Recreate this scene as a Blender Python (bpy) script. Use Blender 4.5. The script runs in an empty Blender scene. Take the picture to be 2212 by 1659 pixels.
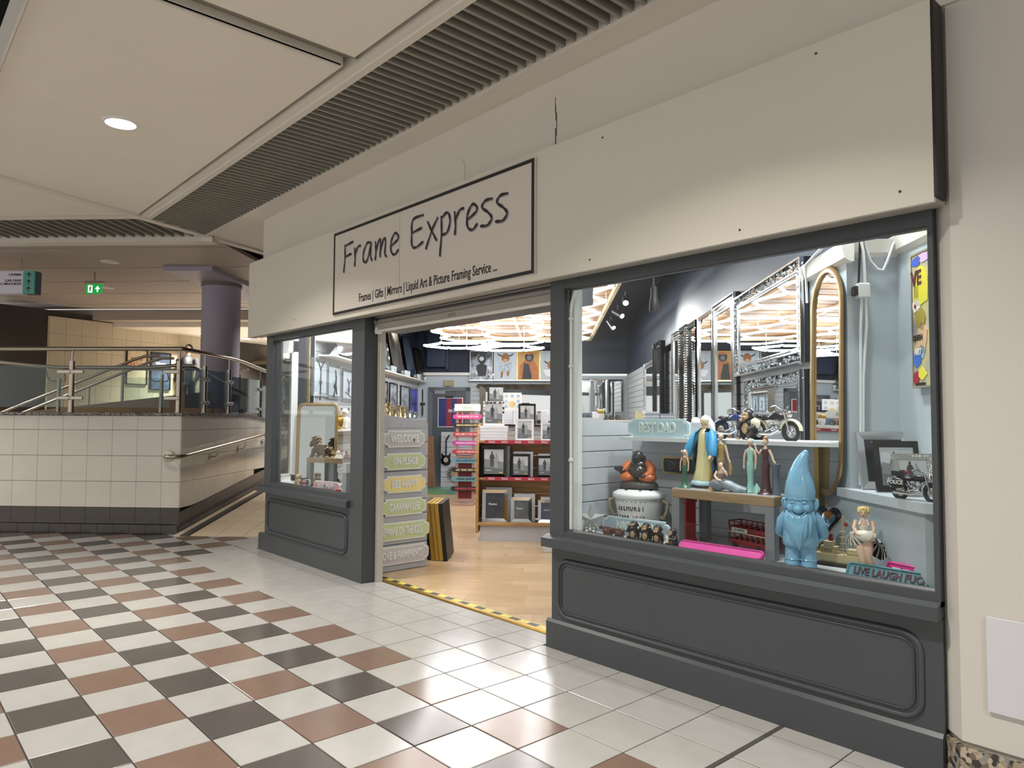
import bpy, math, random
from mathutils import Vector, Matrix, Euler
random.seed(7)
PI = math.pi
sc = bpy.context.scene
COL = sc.collection

# ---------------------------------------------------------------- camera, world, exposure
cam_d = bpy.data.cameras.new('camera'); cam = bpy.data.objects.new('camera', cam_d); COL.objects.link(cam)
def cam_axes(yaw, pitch, roll):
    f = Vector((-math.sin(yaw)*math.cos(pitch), math.cos(yaw)*math.cos(pitch), math.sin(pitch)))
    r = Vector((math.cos(yaw), math.sin(yaw), 0)); u = r.cross(f)
    return (math.cos(roll)*r + math.sin(roll)*u, -math.sin(roll)*r + math.cos(roll)*u, f)
CR, CU, CF = cam_axes(0.83939, 0.04676, 0.005087)
CAM = Vector((3.4564, -3.3810, 1.4914)); FPX = 1561.9
cam.matrix_world = Matrix(((CR.x, CU.x, -CF.x, CAM.x), (CR.y, CU.y, -CF.y, CAM.y), (CR.z, CU.z, -CF.z, CAM.z), (0, 0, 0, 1)))
cam_d.sensor_width = 36.0; cam_d.lens = FPX/2212*36; cam_d.clip_end = 200; cam_d.clip_start = .05
sc.camera = cam
sc.view_settings.view_transform = 'Standard'; sc.view_settings.look = 'None'
sc.view_settings.gamma = 1.0; sc.view_settings.use_curve_mapping = False
sc.view_settings.exposure = 0.12
w = bpy.data.worlds.new('world'); sc.world = w; w.use_nodes = True
w.node_tree.nodes['Background'].inputs[0].default_value = (1.0, .98, .95, 1)
w.node_tree.nodes['Background'].inputs[1].default_value = 0.88
MALL_LAMP = 72.0      # watts per mall downlight
TUBE = 30.0            # emission of the shop's light tubes
def in_frame(p, m=60):
    d = Vector(p)-CAM; z = d.dot(CF)
    if z < .1: return False
    return -m < 1106+FPX*d.dot(CR)/z < 2212+m and -m < 829.5-FPX*d.dot(CU)/z < 1659+m

# ---------------------------------------------------------------- frames: the shop interior and the second mall arm stand at 45 degrees
S2 = math.sqrt(.5); Q = PI/4
def W(u, v, z=0.0): return Vector(((u-v)*S2, (u+v)*S2, z))

# ---------------------------------------------------------------- materials
def lin(c):
    if isinstance(c, str):
        c = [int(c[i:i+2], 16)/255 for i in (0, 2, 4)]
        c = [x/12.92 if x <= .04045 else ((x+.055)/1.055)**2.4 for x in c]
    return tuple(c)+(1.0,)
MATS = {}
def mat(name, col, rough=.5, metal=0.0, spec=.5, var=0.0, vscale=8.0, col2=None, bump=0.0, bscale=60.0, stretch=None, coat=0.0, emit=None, estr=0.0, alpha=None):
    if name in MATS: return MATS[name]
    m = bpy.data.materials.new(name); m.use_nodes = True; nt = m.node_tree; b = nt.nodes['Principled BSDF']; L = nt.links
    c = lin(col); b.inputs['Base Color'].default_value = c
    b.inputs['Roughness'].default_value = rough; b.inputs['Metallic'].default_value = metal
    b.inputs['Specular IOR Level'].default_value = spec; b.inputs['Coat Weight'].default_value = coat
    m.diffuse_color = c
    if var or col2 or bump:
        tc = nt.nodes.new('ShaderNodeTexCoord'); mp = nt.nodes.new('ShaderNodeMapping'); L.new(tc.outputs['Object'], mp.inputs['Vector'])
        if stretch: mp.inputs['Scale'].default_value = stretch
        if var or col2:
            n = nt.nodes.new('ShaderNodeTexNoise'); n.inputs['Scale'].default_value = vscale; n.inputs['Detail'].default_value = 6
            L.new(mp.outputs[0], n.inputs['Vector'])
            rp = nt.nodes.new('ShaderNodeValToRGB'); e = rp.color_ramp.elements
            a = c if not col2 else lin(col2)
            e[0].position = .3; e[1].position = .7
            e[0].color = tuple(x*(1-var) for x in a[:3])+(1,); e[1].color = tuple(min(1, x*(1+var)) for x in c[:3])+(1,)
            L.new(n.outputs['Fac'], rp.inputs['Fac']); L.new(rp.outputs['Color'], b.inputs['Base Color'])
        if bump:
            n2 = nt.nodes.new('ShaderNodeTexNoise'); n2.inputs['Scale'].default_value = bscale; L.new(mp.outputs[0], n2.inputs['Vector'])
            bp = nt.nodes.new('ShaderNodeBump'); bp.inputs['Strength'].default_value = bump; bp.inputs['Distance'].default_value = .01
            L.new(n2.outputs['Fac'], bp.inputs['Height']); L.new(bp.outputs['Normal'], b.inputs['Normal'])
    if emit:
        b.inputs['Emission Color'].default_value = lin(emit); b.inputs['Emission Strength'].default_value = estr
    MATS[name] = m
    return m
def granite(name, cols, scale):
    m = bpy.data.materials.new(name); m.use_nodes = True; nt = m.node_tree; b = nt.nodes['Principled BSDF']
    tc = nt.nodes.new('ShaderNodeTexCoord'); v = nt.nodes.new('ShaderNodeTexVoronoi'); v.inputs['Scale'].default_value = scale
    nt.links.new(tc.outputs['Object'], v.inputs['Vector'])
    s = nt.nodes.new('ShaderNodeSeparateColor'); nt.links.new(v.outputs['Color'], s.inputs[0])
    r = nt.nodes.new('ShaderNodeValToRGB'); r.color_ramp.interpolation = 'CONSTANT'; el = r.color_ramp.elements
    while len(el) < len(cols): el.new(.5)
    for i, c in enumerate(cols): el[i].position = i/len(cols); el[i].color = lin(c)
    nt.links.new(s.outputs[0], r.inputs[0]); nt.links.new(r.outputs[0], b.inputs['Base Color']); b.inputs['Roughness'].default_value = .3
    return m
def glass(name, tint=(1, 1, 1), refl=1.0, rough=0.0):
    m = bpy.data.materials.new(name); m.use_nodes = True; nt = m.node_tree; nt.nodes.clear()
    o = nt.nodes.new('ShaderNodeOutputMaterial'); t = nt.nodes.new('ShaderNodeBsdfTransparent'); t.inputs[0].default_value = tint+(1,)
    g = nt.nodes.new('ShaderNodeBsdfGlossy'); g.inputs['Roughness'].default_value = rough; x = nt.nodes.new('ShaderNodeMixShader')
    fr = nt.nodes.new('ShaderNodeFresnel'); fr.inputs[0].default_value = 1.45; k = nt.nodes.new('ShaderNodeMath'); k.operation = 'MULTIPLY'; k.inputs[1].default_value = refl
    L = nt.links; L.new(fr.outputs[0], k.inputs[0]); L.new(k.outputs[0], x.inputs[0]); L.new(t.outputs[0], x.inputs[1]); L.new(g.outputs[0], x.inputs[2]); L.new(x.outputs[0], o.inputs[0])
    return m
def emitter(name, col, s):
    m = bpy.data.materials.new(name); m.use_nodes = True; nt = m.node_tree; nt.nodes.clear()
    o = nt.nodes.new('ShaderNodeOutputMaterial'); e = nt.nodes.new('ShaderNodeEmission'); e.inputs[0].default_value = lin(col); e.inputs[1].default_value = s
    nt.links.new(e.outputs[0], o.inputs[0]); return m

# ---------------------------------------------------------------- mesh builder
class MB:
    def __init__(s): s.v = []; s.f = []; s.mi = []; s.M = None; s.k = 0
    def add(s, vs, fs):
        o = len(s.v)
        s.v += [tuple(s.M @ Vector(p)) for p in vs] if s.M else [tuple(p) for p in vs]
        s.f += [tuple(o+i for i in f) for f in fs]; s.mi += [s.k]*len(fs); return s
    def xf(s, loc=(0, 0, 0), rot=(0, 0, 0), scale=(1, 1, 1)):
        s.M = Matrix.LocRotScale(Vector(loc), Euler(rot), Vector(scale)); return s
    def nox(s): s.M = None; return s
    def box(s, x0, x1, y0, y1, z0, z1, b=0.0):
        if b:
            p = [(x0+b, y0+b), (x1-b, y0+b), (x1-b, y1-b), (x0+b, y1-b)]
            o = [(x0, y0), (x1, y0), (x1, y1), (x0, y1)]
            vs = [(x, y, z0) for x, y in p]+[(x, y, z0+b) for x, y in o]+[(x, y, z1-b) for x, y in o]+[(x, y, z1) for x, y in p]
            fs = [(3, 2, 1, 0), (12, 13, 14, 15)]
            for l in range(3):
                for i in range(4): j = (i+1) % 4; fs.append((l*4+i, l*4+j, l*4+4+j, l*4+4+i))
            return s.add(vs, fs)
        vs = [(x0, y0, z0), (x1, y0, z0), (x1, y1, z0), (x0, y1, z0), (x0, y0, z1), (x1, y0, z1), (x1, y1, z1), (x0, y1, z1)]
        return s.add(vs, [(3, 2, 1, 0), (4, 5, 6, 7), (0, 1, 5, 4), (1, 2, 6, 5), (2, 3, 7, 6), (3, 0, 4, 7)])
    def prism(s, poly, a, b, ax='z'):   # poly extruded from a to b; ax z: (x,y) outline, y: (x,z) outline, x: (y,z) outline
        n = len(poly)
        P = {'z': lambda p, t: (p[0], p[1], t), 'y': lambda p, t: (p[0], t, p[1]), 'x': lambda p, t: (t, p[0], p[1])}[ax]
        vs = [P(p, a) for p in poly]+[P(p, b) for p in poly]
        return s.add(vs, [tuple(range(n))[::-1], tuple(range(n, 2*n))]+[(i, (i+1) % n, n+(i+1) % n, n+i) for i in range(n)])
    def tube(s, path, r, n=8, cap=True, closed=False, flat=1.0):
        P = [Vector(p) for p in path]; m = len(P); vs = []; R = r if isinstance(r, (list, tuple)) else [r]*m
        up = None
        for i in range(m):
            a = P[(i-1) % m] if closed else P[max(i-1, 0)]; c = P[(i+1) % m] if closed else P[min(i+1, m-1)]
            t = (c-a).normalized() if (c-a).length > 1e-9 else Vector((0, 0, 1))
            if up is None:
                up = Vector((0, 0, 1)) if abs(t.z) < .9 else Vector((1, 0, 0))
            x = t.cross(up)
            if x.length < 1e-6: x = t.orthogonal()
            x.normalize(); y = x.cross(t); up = y
            for k in range(n):
                w_ = 2*PI*k/n; vs.append(P[i]+(x*math.cos(w_)+y*math.sin(w_)*flat)*R[i])
        fs = []
        for i in range(m if closed else m-1):
            j = (i+1) % m
            for k in range(n): l = (k+1) % n; fs.append((i*n+k, i*n+l, j*n+l, j*n+k))
        if cap and not closed: fs += [tuple(range(n))[::-1], tuple(range((m-1)*n, m*n))]
        return s.add(vs, fs)
    def lathe(s, prof, n=20, c=(0, 0, 0), sx=1.0, sy=1.0, wob=None):
        vs = []; fs = []; m = len(prof)
        for i, (r, z) in enumerate(prof):
            for k in range(n):
                a = 2*PI*k/n; q = r*(wob(a, z) if wob else 1)
                vs.append((c[0]+q*math.cos(a)*sx, c[1]+q*math.sin(a)*sy, c[2]+z))
        for i in range(m-1):
            for k in range(n): l = (k+1) % n; fs.append((i*n+k, i*n+l, (i+1)*n+l, (i+1)*n+k))
        fs += [tuple(range(n))[::-1], tuple(range((m-1)*n, m*n))]
        return s.add(vs, fs)
    def ball(s, c, r, n=12, m=8):
        if not isinstance(r, (tuple, list)): r = (r, r, r)
        vs = [(c[0], c[1], c[2]-r[2])]; fs = []
        for i in range(1, m):
            a = PI*i/m
            for k in range(n): t = 2*PI*k/n; vs.append((c[0]+r[0]*math.sin(a)*math.cos(t), c[1]+r[1]*math.sin(a)*math.sin(t), c[2]-r[2]*math.cos(a)))
        vs.append((c[0], c[1], c[2]+r[2])); e = len(vs)-1
        for k in range(n):
            l = (k+1) % n; fs.append((0, 1+l, 1+k)); fs.append((e, e-n+k, e-n+l))
            for i in range(m-2): fs.append((1+i*n+k, 1+i*n+l, 1+(i+1)*n+l, 1+(i+1)*n+k))
        return s.add(vs, fs)
    def frame(s, x0, x1, z0, z1, wd, y0, y1, inner=0.0):   # a picture frame in the xz plane, mitred; y0 front, inner = how far the inner edge sits back
        o = [(x0, z0), (x1, z0), (x1, z1), (x0, z1)]; i_ = [(x0+wd, z0+wd), (x1-wd, z0+wd), (x1-wd, z1-wd), (x0+wd, z1-wd)]
        vs = [(x, y0, z) for x, z in o]+[(x, y0+inner, z) for x, z in i_]+[(x, y1, z) for x, z in i_]+[(x, y1, z) for x, z in o]
        fs = []
        for a in range(4):
            b = (a+1) % 4
            for l in range(4): m = (l+1) % 4; fs.append((l*4+a, l*4+b, m*4+b, m*4+a))
        return s.add(vs, fs)
    def mesh(s, name, mats, smooth=None):
        me = bpy.data.meshes.new(name); me.from_pydata(s.v, [], s.f)
        for m in (mats if isinstance(mats, (list, tuple)) else [mats]): me.materials.append(m)
        if any(s.mi): me.polygons.foreach_set('material_index', s.mi)
        if smooth is not None:
            me.polygons.foreach_set('use_smooth', [True]*len(s.f)); me.set_sharp_from_angle(angle=math.radians(smooth))
        me.update(); return me
def rrect(x0, x1, y0, y1, r, n=5):
    out = []
    for cx, cy, a in ((x1-r, y1-r, 0), (x0+r, y1-r, 90), (x0+r, y0+r, 180), (x1-r, y0+r, 270)):
        for i in range(n+1): t = math.radians(a+90*i/n); out.append((cx+r*math.cos(t), cy+r*math.sin(t)))
    return out
def link(name, data, parent=None, loc=(0, 0, 0), rz=0.0, rot=None):
    o = bpy.data.objects.new(name, data); COL.objects.link(o); o.location = loc
    o.rotation_euler = rot if rot else (0, 0, rz)
    if parent: o.parent = parent
    return o
def part(name, mb, mats, parent, smooth=None, loc=(0, 0, 0), rot=None, label=None):
    o = link(name, mb.mesh(name, mats, smooth), parent, loc, 0, rot)
    if label: o['label'] = label
    return o
def tag(o, label, cat, group=None):
    o['label'] = label; o['category'] = cat
    if group: o['group'] = group
    return o
def T(name, label, cat, loc=(0, 0, 0), rz=0.0, group=None, rot=None):
    return tag(link(name, None, None, loc, rz, rot), label, cat, group)
def solo(name, mb, mats, label, cat, loc=(0, 0, 0), rz=0.0, group=None, smooth=None, rot=None):
    return tag(link(name, mb.mesh(name, mats, smooth), None, loc, rz, rot), label, cat, group)
def struct(name, mb=None, mats=None, loc=(0, 0, 0), rz=0.0, smooth=None):
    o = link(name, mb.mesh(name, mats, smooth) if mb else None, None, loc, rz); o['kind'] = 'structure'; return o
def twin(o, loc, rz=None, label=None, parent=None, rot=None):   # a copy of a thing with its parts and sub-parts
    c = o.copy(); COL.objects.link(c); c.parent = parent
    if loc is not None: c.location = loc
    if rz is not None: c.rotation_euler = (0, 0, rz)
    if rot is not None: c.rotation_euler = rot
    if label: c['label'] = label
    for ch in KIDS.get(o.name, [x for x in o.children]): twin(ch, None, parent=c)
    return c
KIDS = {}
def text(body, size, m, parent, loc, rot, sx=1.0, bold=0.0, ext=.001, align='CENTER', name='lettering', space=1.0):
    cu = bpy.data.curves.new(name, 'FONT'); cu.body = body; cu.size = size; cu.extrude = ext; cu.offset = bold
    cu.align_x = align; cu.align_y = 'CENTER'; cu.materials.append(m); cu.resolution_u = 2; cu.space_character = space
    o = link(name, cu, parent, loc, 0, rot); o.scale = (sx, 1, 1); return o
XR = (PI/2, 0, 0)      # text upright in the xz plane, read from -y
def area(name, loc, size, power, col=(1, 1, 1), rot=(0, 0, 0), spread=180):
    l = bpy.data.lights.new(name, 'AREA'); l.shape = 'DISK'; l.size = size; l.energy = power; l.color = col; l.spread = math.radians(spread)
    o = link(name, l, None, loc, 0, rot); return o

# shared materials
M_cream = mat('cream_paint', 'ddd6cb', .55, var=.02, vscale=1.5)
M_ceil = mat('ceiling_paint', 'e8e1d4', .6, var=.02, vscale=1.2)
M_white = mat('white_paint', 'e6e3dd', .5)
M_char = mat('charcoal_paint', '43474a', .38, var=.03, vscale=3)
M_black = mat('black_satin', '141416', .35)
M_gloss = mat('black_gloss', '0b0b0d', .08)
M_chrome = mat('chrome', 'd8d8da', .12, 1.0)
M_steel = mat('brushed_steel', 'b3aa9c', .28, 1.0)
M_gold = mat('gold', 'c9a24a', .28, 1.0)
M_brass = mat('brass_strip', 'a98d55', .4, .9)
M_mirror = mat('mirror_glass', 'e8ecee', .01, 1.0)
M_grey = mat('pale_grey_board', 'a9abae', .5, var=.02)
M_slat = mat('slatwall_grey', 'b4b9bd', .5, var=.02)
M_blue = mat('pale_blue_paint', 'b9c4cb', .6, var=.03, vscale=2)
M_navy = mat('navy_paint', '1d2639', .6)
M_oak = mat('oak_board', 'b58b55', .42, col2='96703f', var=.08, vscale=3, stretch=(1, 1, 14))
M_ink = mat('black_print', '1a1716', .5)
M_glass = glass('shop_glass', (.97, .985, .98), .22)
M_rail_glass = glass('balustrade_glass', (.78, .84, .83), .8)
M_letter = mat('white_letter', 'dcdcd8', .5)
# ================================================================ THE MALL
TS = .333; X_OFF = lambda i: i*TS+(.012 if i >= 5 else 0)
M_t = [mat('tile_white', 'b3b1ad', .17, var=.05, vscale=5, spec=.55), mat('tile_brown', '7f695c', .17, var=.06, vscale=5, spec=.55), mat('tile_dark', '5a5450', .16, var=.05, vscale=5, spec=.55)]
M_grout = mat('grout', '3a332d', .8)
floor = struct('floor', MB().box(-14, 8, -9, .3, -.12, -.005), M_grout)
def tile_mesh(nm, a, b, m, h=.012):
    return MB().box(-a/2, a/2, -b/2, b/2, -h, 0, .0025).mesh(nm, m)
tmesh = [tile_mesh('tile', TS-.007, TS-.007, m) for m in M_t]
rest = MB(); n_t = 0
for r in range(0, 16):
    for i in range(-38, 12):
        c = (X_OFF(i)+TS/2, -.13-(r+.5)*TS); v = (c[1]-c[0])*S2; u_ = (c[0]+c[1])*S2
        if v > (4.14 if u_ < -4.7 else 4.2): continue
        k = 0
        if r >= 2 or i <= -15: k = (1 if i % 2 == 0 else 0) if r % 2 == 0 else (2 if i % 2 else 0)
        vis = in_frame((c[0], c[1], 0), 90) and v < 4.1
        if vis and n_t < 292:
            o = link('tile', tmesh[k], floor, (c[0], c[1], random.uniform(-.0006, .0006)), 0, (random.uniform(-.0012, .0012), random.uniform(-.0012, .0012), 0)); n_t += 1
        else:
            rest.k = k; rest.box(c[0]-TS/2+.0035, c[0]+TS/2-.0035, c[1]-TS/2+.0035, c[1]+TS/2-.0035, -.012, 0)
rest.k = 0
for i in range(-15, 8): rest.box(X_OFF(i)+.0035, X_OFF(i)+TS-.0035, -.1265, .04 if -8 < i < 0 else .0, -.012, 0)
for i in range(-7, 0): rest.box(X_OFF(i)+.0035, X_OFF(i)+TS-.0035, .0435, .18, -.012, 0)
for r in range(-5, 0):
    for i in range(-26, -13):
        c = (i*TS+TS/2, -.13-(r+.5)*TS)
        if c[0] < -4.66 and c[1]-c[0] < 4.2/S2 and c[1]+c[0] > -4.85/S2: rest.k = 1 if (r == -1 and i % 2) and i < -16 else 0; rest.box(i*TS+.0035, i*TS+TS-.0035, c[1]-TS/2+.0035, c[1]+TS/2-.0035, -.012, -.0005)
o = part('tiles_beyond', rest, M_t, floor); o['kind'] = 'stuff'
part('expansion_joint', MB().box(5*TS-.008, 5*TS+.016, -8, -.001, -.02, .0015), mat('joint_rubber', '4d4b48', .6), floor)

# ramp beside the shop: pale small tiles rising away from the mall
RS = .13
ramp = struct('ramp', MB().prism([(4.03, -.1), (9.4, -.1), (9.4, (9.4-4.03)*RS), (4.03, 0.002)], -4.64, -2.9, 'x'), M_grout, (0, 0, -.004), Q)
M_rt = mat('ramp_tile', 'cdb99c', .35, var=.05, vscale=4)
rt = MB().box(-.165, .165, -.165, .165, -.01, 0, .003).mesh('tile', M_rt)
for a in range(15):
    for b in range(5):
        v = 4.2+a*.335; link('tile', rt, ramp, (-4.28+b*.335, v, (v-4.03)*RS+.006), 0, (math.atan(RS), 0, 0))
part('kerb_tile_strip', MB().prism([(4.0, .003), (9.2, .003+5.2*RS), (9.2, .012+5.2*RS), (4.0, .012)], -4.545, -4.465, 'x'), M_t[2], ramp)
part('kerb_tile_strip', MB().prism([(4.0, .003), (9.2, .003+5.2*RS), (9.2, .012+5.2*RS), (4.0, .012)], -4.635, -4.555, 'x'), M_rt, ramp)

# tiled ramp walls with granite coping
M_wt = mat('wall_tile', 'd6d0c5', .16, var=.03, vscale=3, spec=.5)
M_sk = mat('skirting_tile', '4b4642', .2, var=.05)
M_gran = granite('granite_coping', ['6f6a62', '4a4540', '8b857a', '2e2b29', '9b958a'], 70)
wr = struct('wall_ramp', MB().box(-9.5, -4.70, 4.20, 4.4, -.02, 1.5).box(-4.9, -4.70, 4.4, 9.3, -.02, 1.50), M_grout, (0, 0, 0), Q)
def wt(u0, u1, z0, z1, m=M_wt):
    return MB().box(u0+.002, u1-.002, 4.15, 4.20, z0+.002, z1-.002, .0025).mesh('tile', m)
us = [-4.657, -4.893]+[-4.893-.3285*k for k in range(1, 11)]
zs = [.327, .655, .982, 1.31, 1.495]
for k in range(len(us)-1):
    for z in range(4): link('tile', wt(us[k+1], us[k], zs[z], zs[z+1]), wr)
    link('tile', wt(us[k+1], us[k], .118, .327, M_sk), wr)
for k in range(22): link('tile', MB().box(-4.657-.21*(k+1)+.002, -4.657-.21*k-.002, 4.135, 4.2, 0.0, .114, .003).mesh('tile', M_sk), wr)
for k in range(14):
    v0 = 4.152+.327*k; v1 = v0+.327; zb = (v0-4.03)*RS
    for z in range(4):
        lo = zs[z]
        if zs[z+1]-zb < .35: continue
        if lo < zb+.26: lo = zb+.26
        def zz(v, q): return max(q, (v-4.03)*RS+.26) if lo != zs[z] or z == 0 else q
        b0, b1 = zz(v0, zs[z]), zz(v1, zs[z]); top0 = zs[z+1]; top1 = zs[z+1]
        if z == 3: top0, top1 = [1.495-max(0, v-6.05)*.09 for v in (v0, v1)]
        link('tile', MB().prism([(v0+.002, b0+.002), (v1-.002, b1+.002), (v1-.002, top1-.002), (v0+.002, top0-.002)], -4.70, -4.648, 'x').mesh('tile', M_wt), wr)
    link('tile', MB().prism([(v0+.002, zb+.004), (v1-.002, zb+.004+.327*RS), (v1-.002, zb+.256+.327*RS), (v0+.002, zb+.256)], -4.70, -4.646, 'x').mesh('tile', M_sk), wr)
cop = MB().box(-9.5, -4.63, 4.12, 4.42, 1.495, 1.535, .006)
cop.prism([(4.42, 1.495), (6.05, 1.495), (9.2, 1.21), (9.2, 1.25), (6.05, 1.535), (4.42, 1.535)], -4.92, -4.63, 'x')
part('coping', cop, M_gran, wr)
part('platform', MB().box(-14, -4.9, 4.4, 12, 1.3, 1.44), mat('platform_tile', '8b8072', .4, var=.05), wr)

# balustrade on the ramp wall
M_st = M_steel
bal = T('balustrade', 'stainless steel balustrade with glass panels along the granite coping of the ramp wall', 'railing', (0, 0, 0), Q)
def rail_post(u, v, zb, zt, h, parent, r=.03):
    p = part('post', MB().tube([(u, v, zb), (u, v, zt-.05)], r, 12).lathe([(.045, 0), (.045, .012)], 12, (u, v, zb)).tube([(u, v, zt-.06), (u, v, h)], .011, 8), M_st, parent, 40)
    return p
def clamp(u, v, z, du, dv, parent):
    part('glass_clamp', MB().box(min(u, u+du)-.012, max(u, u+du)+.012, min(v, v+dv)-.012, max(v, v+dv)+.012, z-.024, z+.024, .006), M_st, parent)
for (u, side) in ((-6.16, 2), (-4.73, 1), (-7.6, 2), (-9.0, 2)):
    p = rail_post(u, 4.22, 1.535, 2.25, 2.34, bal, .034)
    for z in (1.72, 2.06):
        clamp(u, 4.19, z, -.16, 0, p)
        if side == 2: clamp(u, 4.19, z, .16, 0, p)
for v, zb in ((4.85, 1.535), (5.60, 1.535), (6.75, 1.47), (7.8, 1.37)):
    t = 2.33-max(0, v-5.75)*.09; p = rail_post(-4.70, v, zb, t-.10, t, bal, .032)
    for z in (zb+.14, zb+.46): clamp(-4.68, v, z, 0, -.09, p); clamp(-4.68, v, z, 0, .09, p)
part('handrail', MB().tube([(-9.5, 4.22, 2.36), (-4.72, 4.22, 2.36), (-4.70, 4.24, 2.36), (-4.70, 5.75, 2.35), (-4.70, 6.1, 2.33), (-4.70, 9.0, 2.06)], .028, 14), M_st, bal, 50)
for u0, u1 in ((-9.0, -7.65), (-7.55, -6.24), (-6.07, -4.83)): part('glass_panel', MB().box(u0, u1, 4.185, 4.197, 1.6, 2.14), M_rail_glass, bal)
for v0, v1, d in ((4.3, 4.78, 0), (4.92, 5.53, 0), (5.67, 6.68, .05), (6.82, 7.75, .13)): part('glass_panel', MB().box(-4.69, -4.678, v0, v1, 1.6-d, 2.13-d), M_rail_glass, bal)
# second railing further in: a stepped handrail on low posts
rl = T('inner_handrail', 'stainless steel handrail on short posts behind the balustrade, bending down the ramp', 'railing', (0, 0, 0), Q)
part('handrail', MB().tube([(-9.6, 5.0, 2.42), (-7.3, 5.0, 2.2), (-6.9, 5.0, 2.17), (-5.6, 5.0, 2.17), (-5.2, 5.0, 2.2), (-5.0, 5.1, 2.2), (-5.0, 5.4, 2.14), (-5.0, 7.6, 1.72), (-5.0, 8.6, 1.6)], .026, 12), M_st, rl, 50)
for u in (-8.3, -6.95, -5.45):
    part('post', MB().tube([(u, 5.1, 1.44), (u, 5.1, 2.02)], .026, 10).tube([(u, 5.1, 1.98), (u-.1, 5.08, 1.98), (u-.13, 5.05, 2.02), (u-.13, 5.0, 2.15)], .008, 6).tube([(u, 5.1, 1.98), (u+.1, 5.08, 1.98), (u+.13, 5.05, 2.02), (u+.13, 5.0, 2.15)], .008, 6), M_st, rl, 40)
for v, z in ((5.9, 1.75), (7.0, 1.62)):
    part('post', MB().tube([(-5.1, v, 1.3), (-5.1, v, z)], .03, 10).tube([(-5.1, v, z-.05), (-5.1, v+.2, z-.05), (-5.06, v+.26, z), (-5.0, v+.26, z+.13)], .008, 6), M_st, rl, 40)
# far balustrade and stair rails
fb = T('far_balustrade', 'distant low stainless railing with glass in front of the tiled back wall', 'railing', (0, 0, 0), Q)
part('handrail', MB().tube([(-7.6, 7.2, 2.29), (-5.1, 7.2, 2.29)], .02, 10), M_st, fb, 40)
for u in (-7.3, -6.6, -5.9, -5.25):
    part('post', MB().tube([(u, 7.2, 1.44), (u, 7.2, 2.2)], .028, 10).tube([(u, 7.2, 2.2), (u, 7.2, 2.28)], .01, 6), M_st, fb, 40)
for u0, u1 in ((-7.25, -6.65), (-6.55, -5.95), (-5.85, -5.3)): part('glass_panel', MB().box(u0, u1, 7.19, 7.2, 1.5, 2.15), M_rail_glass, fb)
sr = T('stair_rail', 'pair of sloping stainless stair rails rising to the right behind the glass', 'railing', (0, 0, 0), Q)
for dv in (0, .45):
    part('handrail', MB().tube([(-8.7, 6.0+dv, 1.45), (-6.4, 6.0+dv, 2.36), (-6.2, 6.0+dv, 2.42), (-6.0, 6.0+dv, 2.42)], .022, 10), M_st, sr, 40)
    part('post', MB().tube([(-7.4, 6.0+dv, 1.42), (-7.4, 6.0+dv, 1.95)], .022, 8), M_st, sr, 40)
rampin = struct('trim_1', MB().prism([(-8.2, 1.44), (-4.95, 1.44), (-4.95, 1.86), (-6.2, 1.72), (-8.2, 1.5)], 5.55, 5.7, 'y'), mat('ramp_side', '9c7f5d', .4, var=.06, vscale=3), (0, 0, 0), Q)
# wall mounted handrail on the ramp wall
hr = T('wall_handrail', 'round stainless handrail with a looped end on the tiled ramp wall', 'railing', (0, 0, 0), Q)
part('rail', MB().tube([(-4.80, 4.06, .985), (-4.72, 3.96, .985), (-4.62, 3.93, .985), (-4.56, 3.99, .987), (-4.54, 4.1, .995), (-4.54, 9.0, 1.40)], .026, 12), M_st, hr, 50)
part('wall_rose', MB().xf((-4.80, 4.13, .985), (PI/2, 0, 0)).lathe([(.07, 0), (.07, .008), (.03, .014)], 20), M_st, hr, 40)
for v in (4.95, 5.85, 6.75, 7.65):
    z = .995+(v-4.1)*.0827
    part('bracket', MB().tube([(-4.54, v, z-.02), (-4.54, v, z-.09), (-4.57, v, z-.13), (-4.64, v, z-.13)], .009, 8).xf((-4.646, v, z-.13), (0, PI/2, 0)).lathe([(.04, 0), (.04, .012)], 14), M_st, hr, 40)

# lilac column and its beam
M_lil = mat('lilac_paint', 'aaa3b3', .5)
cl = struct('column_round', MB().lathe([(.30, 1.3), (.30, 3.60)], 36, (0, 0, 0)), M_lil, W(-5.36, 6.70, 0), 0, 40)
part('collar', MB().lathe([(.315, 3.60), (.315, 3.66)], 36), mat('collar_grey', '77736f', .5), cl, 40)
struct('beam', MB().box(-5.75, -5.0, 5.6, 9.5, 3.66, 3.82), M_lil, (0, 0, 0), Q)

# ---- mall ceiling
ceil = struct('ceiling', MB().box(-9, 8, -12, 14, 5.2, 5.3), mat('void_black', '0a0a0a', .9))
Zc = 3.73
def slab(poly, z0=Zc, z1=Zc+.10, m=M_ceil, nm='ceiling_panel'): return part(nm, MB().prism(poly, z0, z1), m, ceil)
def mit(t): return (-5.29+(-.79)*t, -1.16+1.769*t)        # mitre line between the two arms of the ceiling
mx = lambda y: -5.29-.4466*(y+1.16)
slab([(-.635, -1.175), (mx(-1.175)+.02, -1.175), (mx(-2.80)+.02, -2.79), (-.635, -2.79)])
slab([(4.6, -1.175), (-.49, -1.175), (-.49, -2.80), (4.6, -2.80)])
slab([(9, -1.175), (4.64, -1.175), (4.64, -2.80), (9, -2.80)])
part('edge_trim', MB().box(-4.6, 8, -2.815, -2.80, 3.70, 3.95), M_cream, ceil)
part('beam_recess', MB().box(-.635, -.49, -2.8, -1.15, 3.79, 3.88).box(-.5, -.487, -2.8, -1.15, 3.73, 3.8), mat('recess_grey', '8d8578', .6), ceil)
part('edge_strip', MB().box(-.66, -.635, -2.8, -1.19, 3.722, 3.74), M_cream, ceil)
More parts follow.
